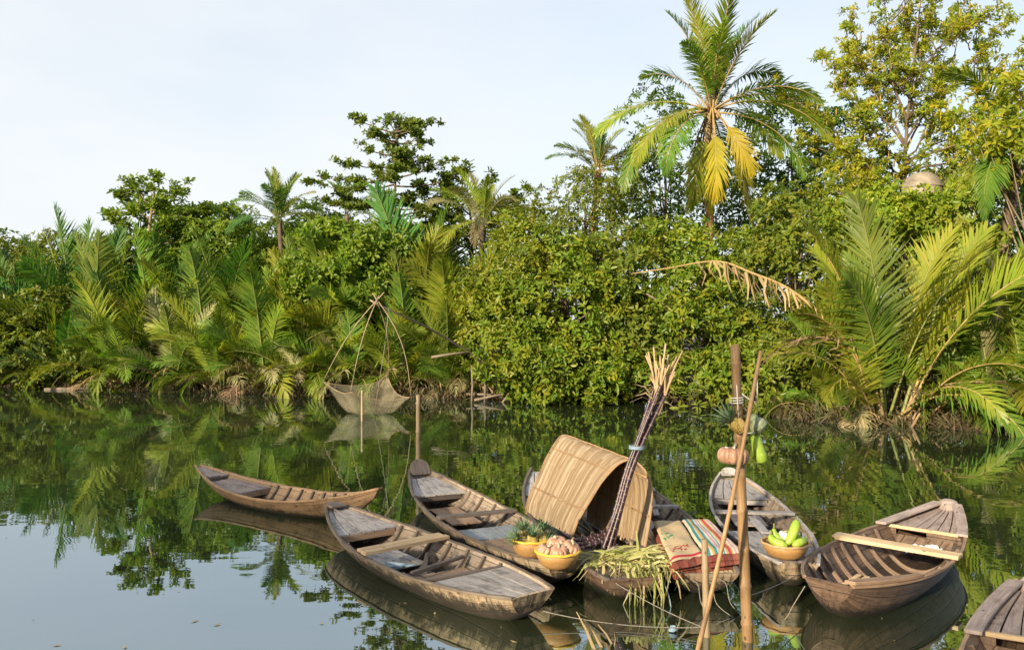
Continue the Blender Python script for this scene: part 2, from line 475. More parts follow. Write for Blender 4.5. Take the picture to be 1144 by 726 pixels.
HF = Hull((2.25, 3.0), w2(1156, 650, .47), 1.1, .42, .34, .47, .36, draft=.16, wb=.13, tm=.45, pb=2.2, ps=2.6, kb=3, ks=5, flare=.5)
HULLS = [HA, HB, HC_, HD, HM, HE, HR, HF]
from mathutils.geometry import delaunay_2d_cdt
wv = [Vector((x, y)) for x, y in ((-900, -60), (900, -60), (900, 120), (-900, 120))]
we = [(0, 1), (1, 2), (2, 3), (3, 0)]
holes = []
for H in HULLS:
    lp = []
    for sg in (1, -1):
        st = [i / 40 for i in range(1, 40) if H.zk(i / 40) < -.012]
        for t_ in (st if sg == 1 else st[::-1]):
            lp.append((H.M @ Vector((H.sec(t_, .5).x, sg * max(.004, H.hw(t_, 0, 0) - .012), 0))).to_2d())
    b = len(wv); wv += lp
    we += [(b + i, b + (i + 1) % len(lp)) for i in range(len(lp))]
    holes.append(lp)
def inside(p, lp):
    c = False
    for i in range(len(lp)):
        a, b = lp[i], lp[i - 1]
        if (a.y > p.y) != (b.y > p.y) and p.x < (b.x - a.x) * (p.y - a.y) / (b.y - a.y) + a.x: c = not c
    return c
ov, oe, of = delaunay_2d_cdt(wv, we, [], 0, 1e-5)[:3]
of = [f for f in of if not any(inside(sum((ov[i] for i in f), Vector((0, 0))) / len(f), lp) for lp in holes)]
wm = bpy.data.meshes.new('water'); wm.from_pydata([(q.x, q.y, 0) for q in ov], [], of)
w = link('water', wm, None, [m])
tag(w, 'still dark green river mirroring trees and sky', 'water', kind='structure')
# ------------------------------------------------------------------ vegetation
def unit(a): return a / np.maximum(1e-9, np.linalg.norm(a, axis=-1, keepdims=True))
def perp(a, rng):
    r = rng.normal(size=a.shape); return unit(np.cross(a, r))

def leaf_arrays(P, A, N, Ln, Wd, droop=.12, fold=.16):
    """one folded leaf of two quads for each base point"""
    A = unit(A); Sd = unit(np.cross(A, N)); N = np.cross(Sd, A)
    l = Ln[:, None]; w = Wd[:, None]
    V = np.stack([P, P + A * l * .34 + Sd * w * .43 + N * w * fold, P + A * l * .72 + Sd * w * .46 + N * (w * fold - l * droop * .4),
                  P + A * l - N * l * droop,
                  P + A * l * .72 - Sd * w * .46 + N * (w * fold - l * droop * .4), P + A * l * .34 - Sd * w * .43 + N * w * fold], 1)
    n = len(P); b = np.arange(n)[:, None] * 6
    Q = np.concatenate([b + np.array([[0, 1, 2, 3]]), b + np.array([[0, 3, 4, 5]])], 1).reshape(-1, 4)
    return V.reshape(-1, 3), Q

def rosettes(C, A, k, ln, rng, asp=.42, lo=40, hi=88, jit=.35):
    """k leaves fanned round each clump axis"""
    n = len(C); A = unit(A); e1 = perp(A, rng); e2 = np.cross(A, e1)
    ang = (np.arange(k)[None, :] * 2 * PI / k + rng.uniform(0, 6.28, (n, 1)) + rng.normal(0, .3, (n, k)))[..., None]
    be = np.radians(rng.uniform(lo, hi, (n, k)))[..., None]
    D = np.cos(be) * A[:, None] + np.sin(be) * (np.cos(ang) * e1[:, None] + np.sin(ang) * e2[:, None])
    D = unit(D + rng.normal(0, .12, D.shape))
    N = unit(A[:, None] + rng.normal(0, jit, D.shape)); L_ = ln * rng.uniform(.6, 1.2, (n, k)) * rng.uniform(.75, 1.2, (n, 1))
    P = C[:, None] + D * L_[..., None] * .12 + rng.normal(0, ln * .12, D.shape)
    return leaf_arrays(P.reshape(-1, 3), D.reshape(-1, 3), N.reshape(-1, 3), L_.ravel(), (L_ * asp * rng.uniform(.8, 1.2, L_.shape)).ravel())

def sph(n, rng): return unit(rng.normal(size=(n, 3)))

def dense_crown(envs, sub_r, dens, k, ln, seed, asp=.42, cover=1.6, ragged=.26, back=.45, sky_up=.35):
    """envs: (centre, radii). clumps of leaf rosettes on many small lobes over each envelope"""
    rng = np.random.default_rng(seed); Cs, As, subs = [], [], []
    for c, r in envs:
        c = np.array(c); r = np.array(r)
        area = 4 * PI * ((r[0] * r[1]) ** 1.6 / 3 + (r[0] * r[2]) ** 1.6 / 3 + (r[1] * r[2]) ** 1.6 / 3) ** (1 / 1.6)
        m = max(3, int(cover * area / (PI * sub_r ** 2)))
        d = sph(m, rng)
        d = d[(d[:, 1] < .35) | (rng.random(m) < back)]
        sc = c + d * r * rng.uniform(.62, 1.0 + ragged, (len(d), 1))
        for s, dd in zip(sc, d):
            rr = sub_r * rng.uniform(.35, 1.4)
            n = max(4, int(dens * 4 * PI * rr * rr * .6))
            q = sph(n, rng); q = q[(q @ dd > -.35)]
            q = q[(q[:, 2] > -.6) | (rng.random(len(q)) < .4)]
            rad = rr * np.array([1.15, 1.15, .8]) * rng.uniform(.55, 1.12, (len(q), 1))
            Cs.append(s + q * rad); As.append(unit(q * .9 + dd * .4 + np.array([0, 0, sky_up]) + rng.normal(0, .35, q.shape)))
            subs.append((s, rr))
    C = np.concatenate(Cs); A = np.concatenate(As)
    V, Q = rosettes(C, A, k, ln, rng, asp)
    return V, Q, subs

def limbs(mb, base, top, subs, rng, r0, n=14, frac=(.25, .95), mi=0):
    """trunk from base to top and curved limbs out to some lobes"""
    base, top = Vector(base), Vector(top)
    pts = [base.lerp(top, i / 8) + Vector((math.sin(i * 1.3) * .05, math.cos(i * 1.7) * .05, 0)) * min(1, i) for i in range(9)]
    mb.tube(pts, [r0 * (1 - .75 * i / 8) * (1.25 if i == 0 else 1) for i in range(9)], 8, mi)
    for j in rng.permutation(len(subs))[:n]:
        s = Vector(subs[j][0]); h = base.z + (top.z - base.z) * rng.uniform(*frac)
        h = min(h, s.z - .1 if s.z - .1 > base.z + .2 else base.z + .2)
        k = (h - base.z) / max(.1, (top.z - base.z)); a = base.lerp(top, k)
        md = a.lerp(s, .5) + Vector((rng.normal(0, .15), rng.normal(0, .15), -.1 + .1 * rng.random()))
        q = [a.lerp(md, .0), a.lerp(md, .55), md, md.lerp(s, .6), s]
        rr = r0 * rng.uniform(.22, .4)
        mb.tube(q, [rr, rr * .85, rr * .65, rr * .4, rr * .15], 6, mi)

def tree(name, label, cat, envs, base, top, mat, bark, sub_r=.6, dens=11, k=6, ln=.2, seed=1, asp=.42, r0=.14, nl=16, group=None, **kw):
    base = Vector(base)
    root = thing(name, label, cat, base, 0, group)
    b = np.array(base)
    V, Q, subs = dense_crown(envs, sub_r, dens, k, ln, seed, asp, **kw)
    cr = link('crown', fast_mesh('crown', V - b, Q), root, [M[mat]])
    mb = MB(); limbs(mb, (0, 0, -.1), Vector(top) - base, [(s - b, r) for s, r in subs], np.random.default_rng(seed + 1), r0, nl)
    mb.build('trunk', M[bark], root)
    return root

def env(px, py, D, rx, ry, rd=None):
    """ellipsoid from photo pixels at depth D"""
    s = D / F_
    return (tuple(atd(px, py, D)), (rx * s, (rd if rd else rx * s), ry * s))

def ground_at(px, D, dz=0.0):
    x = (px - 572) / F_ * D
    return Vector((x, D, float(gz(np.array(x), np.array(D))) + dz))

# foliage materials ---------------------------------------------------------
M['leaf_bright'] = leafmat('leaf_bright', [(.05, .11, .012), (.092, .152, .014), (.155, .185, .016), (.26, .22, .022)], .38)
M['leaf_mid'] = leafmat('leaf_mid', [(.045, .088, .012), (.08, .118, .013), (.125, .142, .015), (.18, .165, .018)], .34)
M['leaf_olive'] = leafmat('leaf_olive', [(.06, .1, .014), (.1, .14, .018), (.16, .18, .025), (.24, .2, .03)], .36)
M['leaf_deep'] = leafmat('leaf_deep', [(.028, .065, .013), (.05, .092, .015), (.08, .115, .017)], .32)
M['leaf_yellow'] = leafmat('leaf_yellow', [(.065, .12, .013), (.115, .16, .016), (.18, .195, .02), (.28, .23, .028)], .4)
M['leaf_lime'] = leafmat('leaf_lime', [(.08, .16, .015), (.13, .2, .018), (.2, .24, .02), (.29, .27, .026)], .46)
M['leaf_pagoda'] = leafmat('leaf_pagoda', [(.05, .1, .015), (.08, .13, .017), (.13, .16, .02), (.06, .11, .017), (.3, .19, .03)], .38)
M['leaf_layer'] = leafmat('leaf_layer', [(.06, .125, .014), (.11, .165, .016), (.17, .2, .02)], .4)
M['leaf_pod'] = leafmat('leaf_pod', [(.07, .145, .015), (.13, .19, .018), (.22, .245, .02), (.33, .29, .025), (.4, .29, .03)], .5)
M['pod'] = leafmat('pod', [(.2, .2, .03), (.32, .27, .04), (.38, .25, .05)], .3)
M['bark'] = plain('bark', (.05, .036, .024), (.15, .11, .075), 7, .9, .8, (1, 1, .35))
M['bark_warm'] = plain('bark_warm', (.13, .07, .035), (.3, .17, .085), 7, .9, .9, (1, 1, 2.5))
M['bark_pale'] = plain('bark_pale', (.12, .09, .06), (.26, .2, .14), 7, .9, .7, (1, 1, .4))
M['frond_green'] = leafmat('frond_green', [(.055, .115, .017), (.09, .15, .019), (.145, .185, .023)], .4, .4, .22)
M['frond_blue'] = leafmat('frond_blue', [(.035, .095, .023), (.055, .12, .024), (.085, .15, .027)], .32, .38, .22)
M['frond_gold'] = leafmat('frond_gold', [(.11, .17, .018), (.165, .21, .022), (.25, .25, .034)], .42, .4, .2)
M['frond_yellow'] = leafmat('frond_yellow', [(.19, .19, .013), (.26, .23, .018), (.32, .26, .026)], .4, .45, .1)
M['frond_dry'] = leafmat('frond_dry', [(.15, .1, .05), (.24, .17, .095), (.34, .26, .16)], .25, .7, .25)
M['frond_pale'] = leafmat('frond_pale', [(.13, .14, .06), (.2, .19, .09), (.28, .24, .13)], .3, .55, .2)
M['rachis_green'] = plain('rachis_green', (.1, .13, .03), (.2, .2, .06), 3, .5, .1)
M['rachis_tan'] = plain('rachis_tan', (.19, .13, .05), (.32, .22, .09), 3, .55, .2)
M['rachis_dry'] = plain('rachis_dry', (.13, .085, .045), (.26, .18, .1), 5, .8, .3)

# palm fronds ------------------------------------------------------------------
def frond_mesh(name, Lf, th0, bend, nl, lmax, lw, droop, pet=.22, bp=1.6, vlift=.25, a0=68, a1=24, ragged=.12, rr=.035, seed=0, side_twist=0.0, curl=0.0):
    """frond in the local xz plane, leaning towards +x. th0/bend degrees from vertical"""
    rng = random.Random(seed); n = 26; tws = R_(rng.uniform(25, 80) * rng.choice((-1, 1)))
    pts, tan = [Vector((0, 0, 0))], []
    for i in range(n):
        s = i / (n - 1); th = R_(th0 + bend * s ** bp)
        yv = side_twist * s * s
        d = Vector((math.sin(th), yv, math.cos(th))).normalized(); tan.append(d)
        pts.append(pts[-1] + d * Lf / n)
    tan.append(tan[-1])
    mb = MB(); mb.tube(pts, [rr * (1.25 - .25 * min(1, i / 4)) * (1 - .9 * (i / n) ** 1.1) + .003 for i in range(n + 1)], 5, 1, caps=False)
    V, Q = [], []
    dn = Vector((0, 0, -1))
    for sg in (1, -1):
        for j in range(nl):
            if rng.random() < ragged: continue
            u = pet + (1 - pet) * (j + rng.random() * .6) / nl
            k = min(n - 1, int(u * n)); f = u * n - k
            p = pts[k].lerp(pts[k + 1], f); T = tan[k]
            Sd = Vector((0, 1, 0)); Sd = (Sd - T * T.dot(Sd)).normalized(); Nn = T.cross(Sd).normalized()
            if Nn.z < 0 and th0 < 90: Nn = -Nn
            tq = tws * u ** 1.5; Sd, Nn = Sd * math.cos(tq) + Nn * math.sin(tq), Nn * math.cos(tq) - Sd * math.sin(tq)
            v = (u - pet) / (1 - pet)
            ll = lmax * (.45 + 1.5 * v * (1 - v) * 1.5) * (1 - .45 * v ** 4) * rng.uniform(.72, 1.12)
            al = R_(a0 + (a1 - a0) * v + rng.uniform(-9, 9))
            d = (T * math.cos(al) + Sd * sg * math.sin(al) + Nn * (vlift + rng.uniform(-.16, .18))).normalized()
            dr = droop * rng.choice((.5, .8, 1, 1.3, 2.1))
            w0 = lw * rng.uniform(.8, 1.15)
            c = p.copy(); b = len(V)
            wd = d.cross(Nn).normalized()
            if curl: wd = (wd + Nn * rng.uniform(-curl, curl)).normalized()
            for q, wk in enumerate((.55, 1.0, .75, .08)):
                V += [c + wd * w0 * wk * .5, c - wd * w0 * wk * .5]
                if q < 3:
                    c = c + d * ll / 3
                    d = (d + dn * dr * (.35 + .5 * q)).normalized()
                    Q.append((b + 2 * q, b + 2 * q + 2, b + 2 * q + 3, b + 2 * q + 1))
    nb = len(mb.v)
    allV = mb.v + V; F1 = list(mb.f); F = F1 + [tuple(nb + i for i in q) for q in Q]
    me = bpy.data.meshes.new(name); me.from_pydata([tuple(x) for x in allV], [], F)
    me.polygons.foreach_set("material_index", [1] * len(F1) + [0] * len(Q))
    me.polygons.foreach_set("use_smooth", [True] * len(F1) + [False] * len(Q))
    me.materials.append(None); me.materials.append(None)
    return me

def put_frond(root, me, loc, az, tilt=0.0, sc=1.0, mat='frond_green', rmat='rachis_green', name='frond', roll=0.0, sway=0.0):
    o = bpy.data.objects.new(name, me); COL.objects.link(o); o.parent = root
    o.matrix_local = Matrix.Translation(loc) @ Matrix.Rotation(sway, 4, 'Y') @ Matrix.Rotation(az, 4, 'Z') @ Matrix.Rotation(tilt, 4, 'Y') @ Matrix.Rotation(roll, 4, 'Z') @ Matrix.Scale(sc, 4)
    for i, mm in enumerate((mat, rmat)):
        o.material_slots[i].link = 'OBJECT'; o.material_slots[i].material = M[mm]
    return o

NIPA = {
 'up': [frond_mesh('nipa_up%d' % i, 5.0, 3 + 3 * i, 18 + 9 * i, 84, 1.1, .056, .13, .2, 2.0, .26, 62, 22, .08, .04, 100 + i, .12 * (i - 1)) for i in range(3)],
 'mid': [frond_mesh('nipa_mid%d' % i, 4.6, 14 + 5 * i, 48 + 14 * i, 78, 1.05, .054, .22, .2, 1.7, .24, 64, 24, .1, .036, 110 + i, .15 * (i - 1)) for i in range(3)],
 'low': [frond_mesh('nipa_low%d' % i, 3.8, 30 + 8 * i, 85 + 16 * i, 66, .95, .05, .42, .18, 1.4, .14, 66, 26, .15, .032, 120 + i, .2 * (i - 1)) for i in range(3)],
 'dry': [frond_mesh('nipa_dry%d' % i, 3.2, 38 + 16 * i, 105 + 20 * i, 34, .75, .045, .75, .2, 1.2, 0, 60, 22, .3, .028, 130 + i, .2 * (i - 1), .6) for i in range(3)],
}
COCO = {
 'up': [frond_mesh('coco_up%d' % i, 4.4, 6 + 7 * i, 34 + 12 * i, 70, .9, .058, .2, .16, 1.6, .25, 62, 20, .08, .035, 200 + i, .15 * (i - 1)) for i in range(2)],
 'mid': [frond_mesh('coco_mid%d' % i, 4.5, 34 + 12 * i, 62 + 10 * i, 70, .95, .058, .38, .16, 1.4, .12, 62, 20, .08, .033, 210 + i, .15 * (i - .5)) for i in range(2)],
 'low': [frond_mesh('coco_low%d' % i, 4.4, 72 + 14 * i, 66 + 8 * i, 68, .95, .056, .55, .16, 1.2, .05, 60, 20, .1, .033, 220 + i, .15 * (i - .5)) for i in range(2)],
 'hang': [frond_mesh('coco_hang%d' % i, 4.2, 112 + 12 * i, 56 + 4 * i, 60, 1.15, .075, .25, .4, .7, 0, 40, 18, .04, .033, 230 + i, .1 * (i - .5)) for i in range(2)],
 'skirt': [frond_mesh('coco_skirt%d' % i, 2.8, 150, 26, 34, .5, .035, .8, .15, .6, 0, 40, 15, .3, .03, 240 + i, .1, .8) for i in range(2)],
}

def nipa(px, D, sc, label, seed, nu=6, nm=5, nlw=4, nd=2, mats=('frond_green',), lean=0.0, spread=.45, pxf=None):
    rng = random.Random(seed); sc *= 1.32
    base = ground_at(px, D, -.05)
    root = thing('nipa_palm', label, 'palm', base, 0, 'nipa palms along the bank')
    def one(kind, az, k, mt, rm, tl=0.0):
        r = rng.random() * spread
        put_frond(root, rng.choice(NIPA[kind]), (r * math.cos(az), r * math.sin(az), 0), az, tl, k, mt, rm, 'frond' if kind != 'dry' else 'dry_frond', rng.uniform(-.5, .5))
    a0 = rng.uniform(0, 6.28)
    for i in range(nu): one('up', a0 + i * 2.4 + rng.uniform(-.3, .3), sc * rng.uniform(.8, 1.08), rng.choice(mats), 'rachis_green', R_(rng.uniform(-4, 10)))
    nm, nlw = int(nm * 1.5 + 1), int(nlw * 1.5 + 1)
    for i in range(nm): one('mid', a0 + 1 + i * 2.4 + rng.uniform(-.4, .4), sc * rng.uniform(.5, 1.05), rng.choice(mats), 'rachis_green', R_(rng.uniform(-6, 14)))
    for i in range(nlw): one('low', -PI / 2 + rng.uniform(-1.9, 1.9), sc * rng.uniform(.6, .95), rng.choice(mats + ('frond_pale',)), 'rachis_tan')
    for i in range(nd): one('dry', -PI / 2 + rng.uniform(-1.9, 1.9), sc * rng.uniform(.65, 1.0), rng.choice(('frond_dry', 'frond_pale')), 'rachis_dry')
    # stubs of old petioles at the waterline
    mb = MB()
    for i in range(20):
        a = rng.uniform(0, 6.28); r = rng.uniform(.1, .75) * (.5 + .5 * sc); h = rng.uniform(.35, 1.0) * sc; ln = rng.uniform(.1, .6)
        q = Vector((r * math.cos(a), r * math.sin(a), -.25))
        mb.tube([q, q + Vector((ln * math.cos(a) * .5, ln * math.sin(a) * .5, h * .6)), q + Vector((ln * math.cos(a) * h * 1.3, ln * math.sin(a) * h * 1.3, h))], [.05, .04, .022], 6)
    mb.build('stem', M['rachis_dry'], root)
    return root

def coco(px, py, D, basepx, label, seed, sc=1.0, fr=None, n=(6, 7, 6), mats=('frond_green',), bark='bark', r0=.14, group='coconut palms', based=None):
    rng = random.Random(seed)
    top = atd(px, py, D); base = ground_at(basepx, based or D + 1, -.1)
    root = thing('coconut_palm', label, 'palm', base, 0, group)
    tp = top - base
    mb = MB(); pts, rad = [], []
    for i in range(41):
        k = i / 40; p = Vector((tp.x * k ** 1.25, tp.y * k ** 1.25, tp.z * k))
        pts.append(p); rad.append(r0 * (1.35 - .55 * k ** .5) * (1 + .06 * (i % 2)))
    mb.tube(pts, rad, 10); mb.build('trunk', M[bark], root)
    if fr is None:
        fr = []; a0 = rng.uniform(0, 6.28); c = 0
        for kind, q in zip(('up', 'mid', 'low'), n):
            for i in range(q):
                fr.append((kind, math.degrees(a0 + c * 2.4 + rng.uniform(-.25, .25)), rng.uniform(.85, 1.05), rng.choice(mats), 0)); c += 1
    for f in fr:
        kind, az, k, mt, tl = f[:5]
        rm = {'frond_dry': 'rachis_dry', 'frond_yellow': 'rachis_tan'}.get(mt, 'rachis_tan' if bark == 'bark_warm' else 'rachis_green')
        a = R_(az)
        put_frond(root, rng.choice(COCO[kind]), tp + Vector((.08 * math.cos(a), .08 * math.sin(a), rng.uniform(-.15, .15))), a, R_(tl + rng.uniform(-4, 4)), sc * k, mt, rm,
                  'frond' if mt != 'frond_dry' else 'dry_frond', rng.uniform(-.3, .3), R_(f[5]) if len(f) > 5 else 0)
    return root, tp

def limb_tree(name, label, cat, base, trunk, branches, mat, bark, ln, k, seed, r0=.1, dens=1.0, asp=.5, twig=.5, flat=.35, sub=4, group=None, up=1.0, split=0):
    """trunk: world points. branches: (start point, end point, r). leaf rosettes gather on the twigs along the outer part"""
    rng = np.random.default_rng(seed); base = Vector(base)
    root = thing(name, label, cat, base, 0, group)
    mb = MB(); n = len(trunk)
    mb.tube([Vector(q) - base for q in trunk], [r0 * (1 - .85 * i / (n - 1)) for i in range(n)], 8)
    C, A = [], []
    allb = list(branches)
    for a, b, r in branches:
        for _ in range(split):
            u = rng.uniform(.25, .8); a2 = Vector(a).lerp(Vector(b), u); dd = (Vector(b) - Vector(a))
            dv = Vector(rng.normal(0, 1, 3)); dv.z = dv.z * .6 + .25
            allb.append((a2, a2 + (dd.normalized() * .6 + dv.normalized() * .75) * dd.length * rng.uniform(.3, .5), r * .55))
    for a, b, r in allb:
        a, b = Vector(a), Vector(b); d = b - a; ln_ = d.length
        sag = Vector((rng.normal(0, .06), rng.normal(0, .06), -.06)) * ln_
        pts = []
        for i in range(8):
            u = i / 7; pts.append(a.lerp(b, u) + sag * math.sin(PI * u) + Vector(rng.normal(0, .018, 3)) * ln_ * (0 < i < 7))
        mb.tube([q - base for q in pts], [r * (1 - .85 * i / 7) for i in range(8)], 6)
        nt_ = max(3, int(sub * ln_))
        for j in range(nt_):
            u = rng.uniform(.22, 1.0) ** .8; q = pts[min(6, int(u * 7))].lerp(pts[min(7, int(u * 7) + 1)], u * 7 % 1)
            dd = Vector(rng.normal(0, 1, 3)); dd.z *= flat; dd = (dd.normalized() + d.normalized() * .7).normalized()
            tl = twig * rng.uniform(.4, 1.25) * (1.15 - .5 * u)
            e = q + dd * tl + Vector((0, 0, .08 * tl))
            mb.tube([q - base, q.lerp(e, .5) - base, e - base], [r * .28 + .003, r * .2 + .003, .003], 4)
            m_ = max(1, int(dens * rng.uniform(2, 5)))
            for _ in range(m_):
                s = rng.uniform(.35, 1.1)
                C.append(np.array(q.lerp(e, s)) + rng.normal(0, ln * .45, 3) * np.array([1, 1, .55]))
                A.append(np.array((dd.x * .3, dd.y * .3, up)) + rng.normal(0, .35, 3))
    V, Q = rosettes(np.array(C), np.array(A), k, ln, rng, asp)
    link('crown', fast_mesh('crown', V - np.array(base), Q), root, [M[mat]])
    mb.build('trunk', M[bark], root)
    return root

# --- far wood behind everything (one mass), and the wood of the near bank behind the viewer that shades the boats
def wood_mass(name, label, envs, mat, ln, seed, sub_r, dens, k=5):
    V, Q, subs = dense_crown(envs, sub_r, dens, k, ln, seed, back=.25)
    o = link(name, fast_mesh(name, V, Q), None, [M[mat]])
    return tag(o, label, 'wood', kind='stuff')
fe = []
rg = random.Random(3)
for i in range(30):
    px = -120 + i * 30
    top = np.interp(px, [-120, 0, 130, 250, 330, 480, 560, 640, 760], [285, 285, 275, 262, 262, 262, 268, 275, 262]) + rg.uniform(-6, 12)
    fe.append(env(px, (top + 440) / 2, 47 + rg.uniform(-3, 3), 42, (440 - top) / 2, 2.0))
for i in range(18):
    px = 700 + i * 32
    top = 215 + rg.uniform(-25, 30)
    fe.append(env(px, (top + 440) / 2, 40 + rg.uniform(-2, 3), 38, (440 - top) / 2, 1.6))
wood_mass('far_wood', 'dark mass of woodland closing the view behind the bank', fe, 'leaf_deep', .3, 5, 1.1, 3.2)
ne = []
for i in range(15):
    x = -58 + i * 3.9
    ne.append(((x, -26 + rg.uniform(-2, 2), 8.8), (3.9, 3.4, 9.0 + rg.uniform(-1.0, .9))))
wood_mass('near_wood', 'tall wood on the near bank behind the viewer', ne, 'leaf_deep', .7, 6, 1.7, .55, 5)

# --- trees of the skyline, left to right
GT = 'trees behind the palms'
tree('broad_tree', 'hazy round-topped tree low on the skyline at the far left edge', 'tree', [env(20, 300, 44, 45, 26), env(-20, 320, 44, 45, 45)], ground_at(10, 44), atd(10, 300, 44), 'leaf_mid', 'bark', .7, 8, 6, .24, 21, group=GT)
tree('broad_tree', 'flat-topped skyline tree between the far left edge and the tall open crown', 'tree', [env(78, 292, 45, 48, 22), env(100, 320, 45, 40, 35)], ground_at(80, 45), atd(80, 290, 45), 'leaf_mid', 'bark', .7, 8, 6, .24, 22, group=GT)
tree('broad_tree', 'small yellow-green rounded tree just left of the tall open crowned tree', 'tree', [env(112, 305, 41, 34, 26), env(135, 330, 41, 35, 35)], ground_at(115, 41), atd(112, 300, 41), 'leaf_bright', 'bark', .6, 9, 6, .22, 23, group=GT)
# the open crowned tree at the left
D = 40
tb = ground_at(166, D)
trk = [tb, atd(166, 330, D), atd(165, 280, D), atd(168, 245, D), atd(172, 215, D), atd(172, 204, D)]
br = []
for (x0, y0, x1, y1, dd) in ((166, 275, 128, 268, -.6), (166, 262, 122, 238, .5), (168, 245, 135, 212, -.3), (170, 232, 150, 203, .3), (172, 225, 178, 199, 0), (171, 235, 205, 208, -.5),
                             (169, 250, 232, 230, .4), (168, 256, 226, 252, -.8), (167, 270, 212, 268, .6), (168, 262, 190, 245, -1.4), (168, 250, 150, 235, -1.6), (168, 262, 160, 262, -1.3), (170, 240, 185, 222, -1.5), (167, 280, 195, 285, -.9), (166, 285, 140, 290, -.8), (169, 245, 160, 225, 1.4), (169, 245, 200, 236, 1.5)):
    br.append((atd(x0, y0, D), atd(x1, y1, D + dd), .05))
limb_tree('open_tree', 'tall open crowned tree standing alone against the sky above the palms', 'tree', tb, trk, br, 'leaf_layer', 'bark_pale', .25, 6, 31, .15, 1.5, .5, .75, .35, 6, group=GT)
tree('layered_tree', 'spreading tree with green layered boughs left of the coconut palm', 'tree', [env(235, 248, 43, 45, 12), env(270, 268, 41, 55, 10), env(215, 272, 42, 40, 13), env(255, 290, 41, 60, 12), env(300, 296, 40, 36, 10), env(230, 312, 41, 50, 18)], ground_at(250, 43), atd(250, 255, 43), 'leaf_layer', 'bark', .5, 10, 6, .24, 32, group=GT)
coco(312, 246, 39, 322, 'coconut palm silhouetted on the skyline between two leafy trees', 41, .6, None, (8, 9, 8), ('frond_green', 'frond_blue', 'frond_gold'))
tree('layered_tree', 'dull green tree showing just behind the skyline coconut palm', 'tree', [env(345, 245, 45, 28, 16), env(360, 275, 45, 40, 25)], ground_at(345, 45), atd(345, 250, 45), 'leaf_deep', 'bark', .6, 8, 6, .24, 33, group=GT)

# the pagoda tree with tiers
D = 36
tb = ground_at(441, D)
trk = [tb, atd(440, 340, D), atd(440, 280, D), atd(441, 230, D), atd(442, 180, D), atd(443, 145, D), atd(444, 130, D)]
br = []
rg = random.Random(17)
for (y0, xl, yl, xr, yr) in ((150, 396, 130, 492, 136), (160, 408, 150, 470, 150), (176, 402, 160, 476, 160), (186, 376, 180, 480, 176), (196, 352, 196, 505, 178), (206, 344, 204, 520, 190), (240, 372, 212, 512, 212), (232, 360, 222, 500, 222), (262, 380, 250, 490, 240), (270, 400, 262, 480, 262)):
    br.append((atd(442, y0, D), atd(xl, yl, D + rg.uniform(-.8, .8)), .045))
    br.append((atd(442, y0 + 2, D), atd(xr, yr, D + rg.uniform(-.8, .8)), .045))
    for s in (-1, 1):
        br.append((atd(442, y0 - 2, D), atd(442 + rg.uniform(-25, 25), y0 - 14, D + s * rg.uniform(1.2, 2.2)), .04))
br.append((atd(443, 150, D), atd(430, 126, D), .03)); br.append((atd(443, 148, D), atd(456, 128, D), .03))
limb_tree('pagoda_tree', 'tall dark tree with separate flat tiers of leaves rising highest left of the middle', 'tree', tb, trk, br, 'leaf_pagoda', 'bark', .17, 7, 34, .11, 1.7, .45, .4, .1, 5.5, up=.6, group=GT)
# its right neighbour with orange tinged leaves
tb = ground_at(520, 37)
trk = [tb, atd(525, 320, 37), atd(528, 270, 37), atd(525, 235, 37), atd(522, 205, 37)]
br = []
for (x0, y0, x1, y1, dd) in ((526, 260, 470, 205, 0), (525, 240, 492, 190, .5), (525, 235, 520, 188, -.4), (525, 240, 550, 198, .3), (526, 250, 586, 214, 0), (526, 258, 578, 236, -.8), (526, 255, 500, 215, -1.2), (527, 265, 475, 232, -1), (527, 272, 545, 225, -1.4), (527, 280, 490, 250, -1.2), (528, 285, 560, 255, -.8), (526, 262, 450, 225, .4), (527, 290, 520, 250, -1.8), (525, 245, 540, 215, 1.2), (525, 250, 500, 205, 1.2), (528, 285, 470, 262, .6), (527, 270, 575, 226, .9)):
    br.append((atd(x0, y0, 37), atd(x1, y1, 37 + dd), .045))
limb_tree('open_tree', 'airy tree with some orange leaves leaning right of the tiered tree', 'tree', tb, trk, br, 'leaf_pagoda', 'bark', .22, 6, 35, .13, 1.5, .5, .5, .45, 6, group=GT)
tree('layered_tree', 'fresh green big-leaved tree under the tiered tree', 'tree', [env(395, 268, 33, 46, 14), env(370, 298, 33, 44, 14), env(430, 285, 33.5, 48, 15), env(462, 272, 34, 30, 14), env(350, 318, 32.5, 30, 12), env(410, 316, 33, 60, 22), env(470, 305, 34, 35, 22)], ground_at(400, 33.5), atd(405, 275, 33.5), 'leaf_layer', 'bark', .42, 12, 6, .24, 36, asp=.5, group=GT)
coco(388, 240, 40, 388, 'young palm poking just above the fresh green tree', 43, .5, None, (5, 4, 2), ('frond_green',))
coco(540, 252, 34, 530, 'ragged yellowing coconut palm left of the big round bush', 42, .62, None, (5, 8, 9), ('frond_gold', 'frond_pale', 'frond_gold'), 'bark')
coco(668, 190, 33.5, 655, 'coconut palm rising behind the big round bush', 44, .5, None, (8, 9, 7), ('frond_blue', 'frond_green', 'frond_gold'), 'bark_warm', .17)

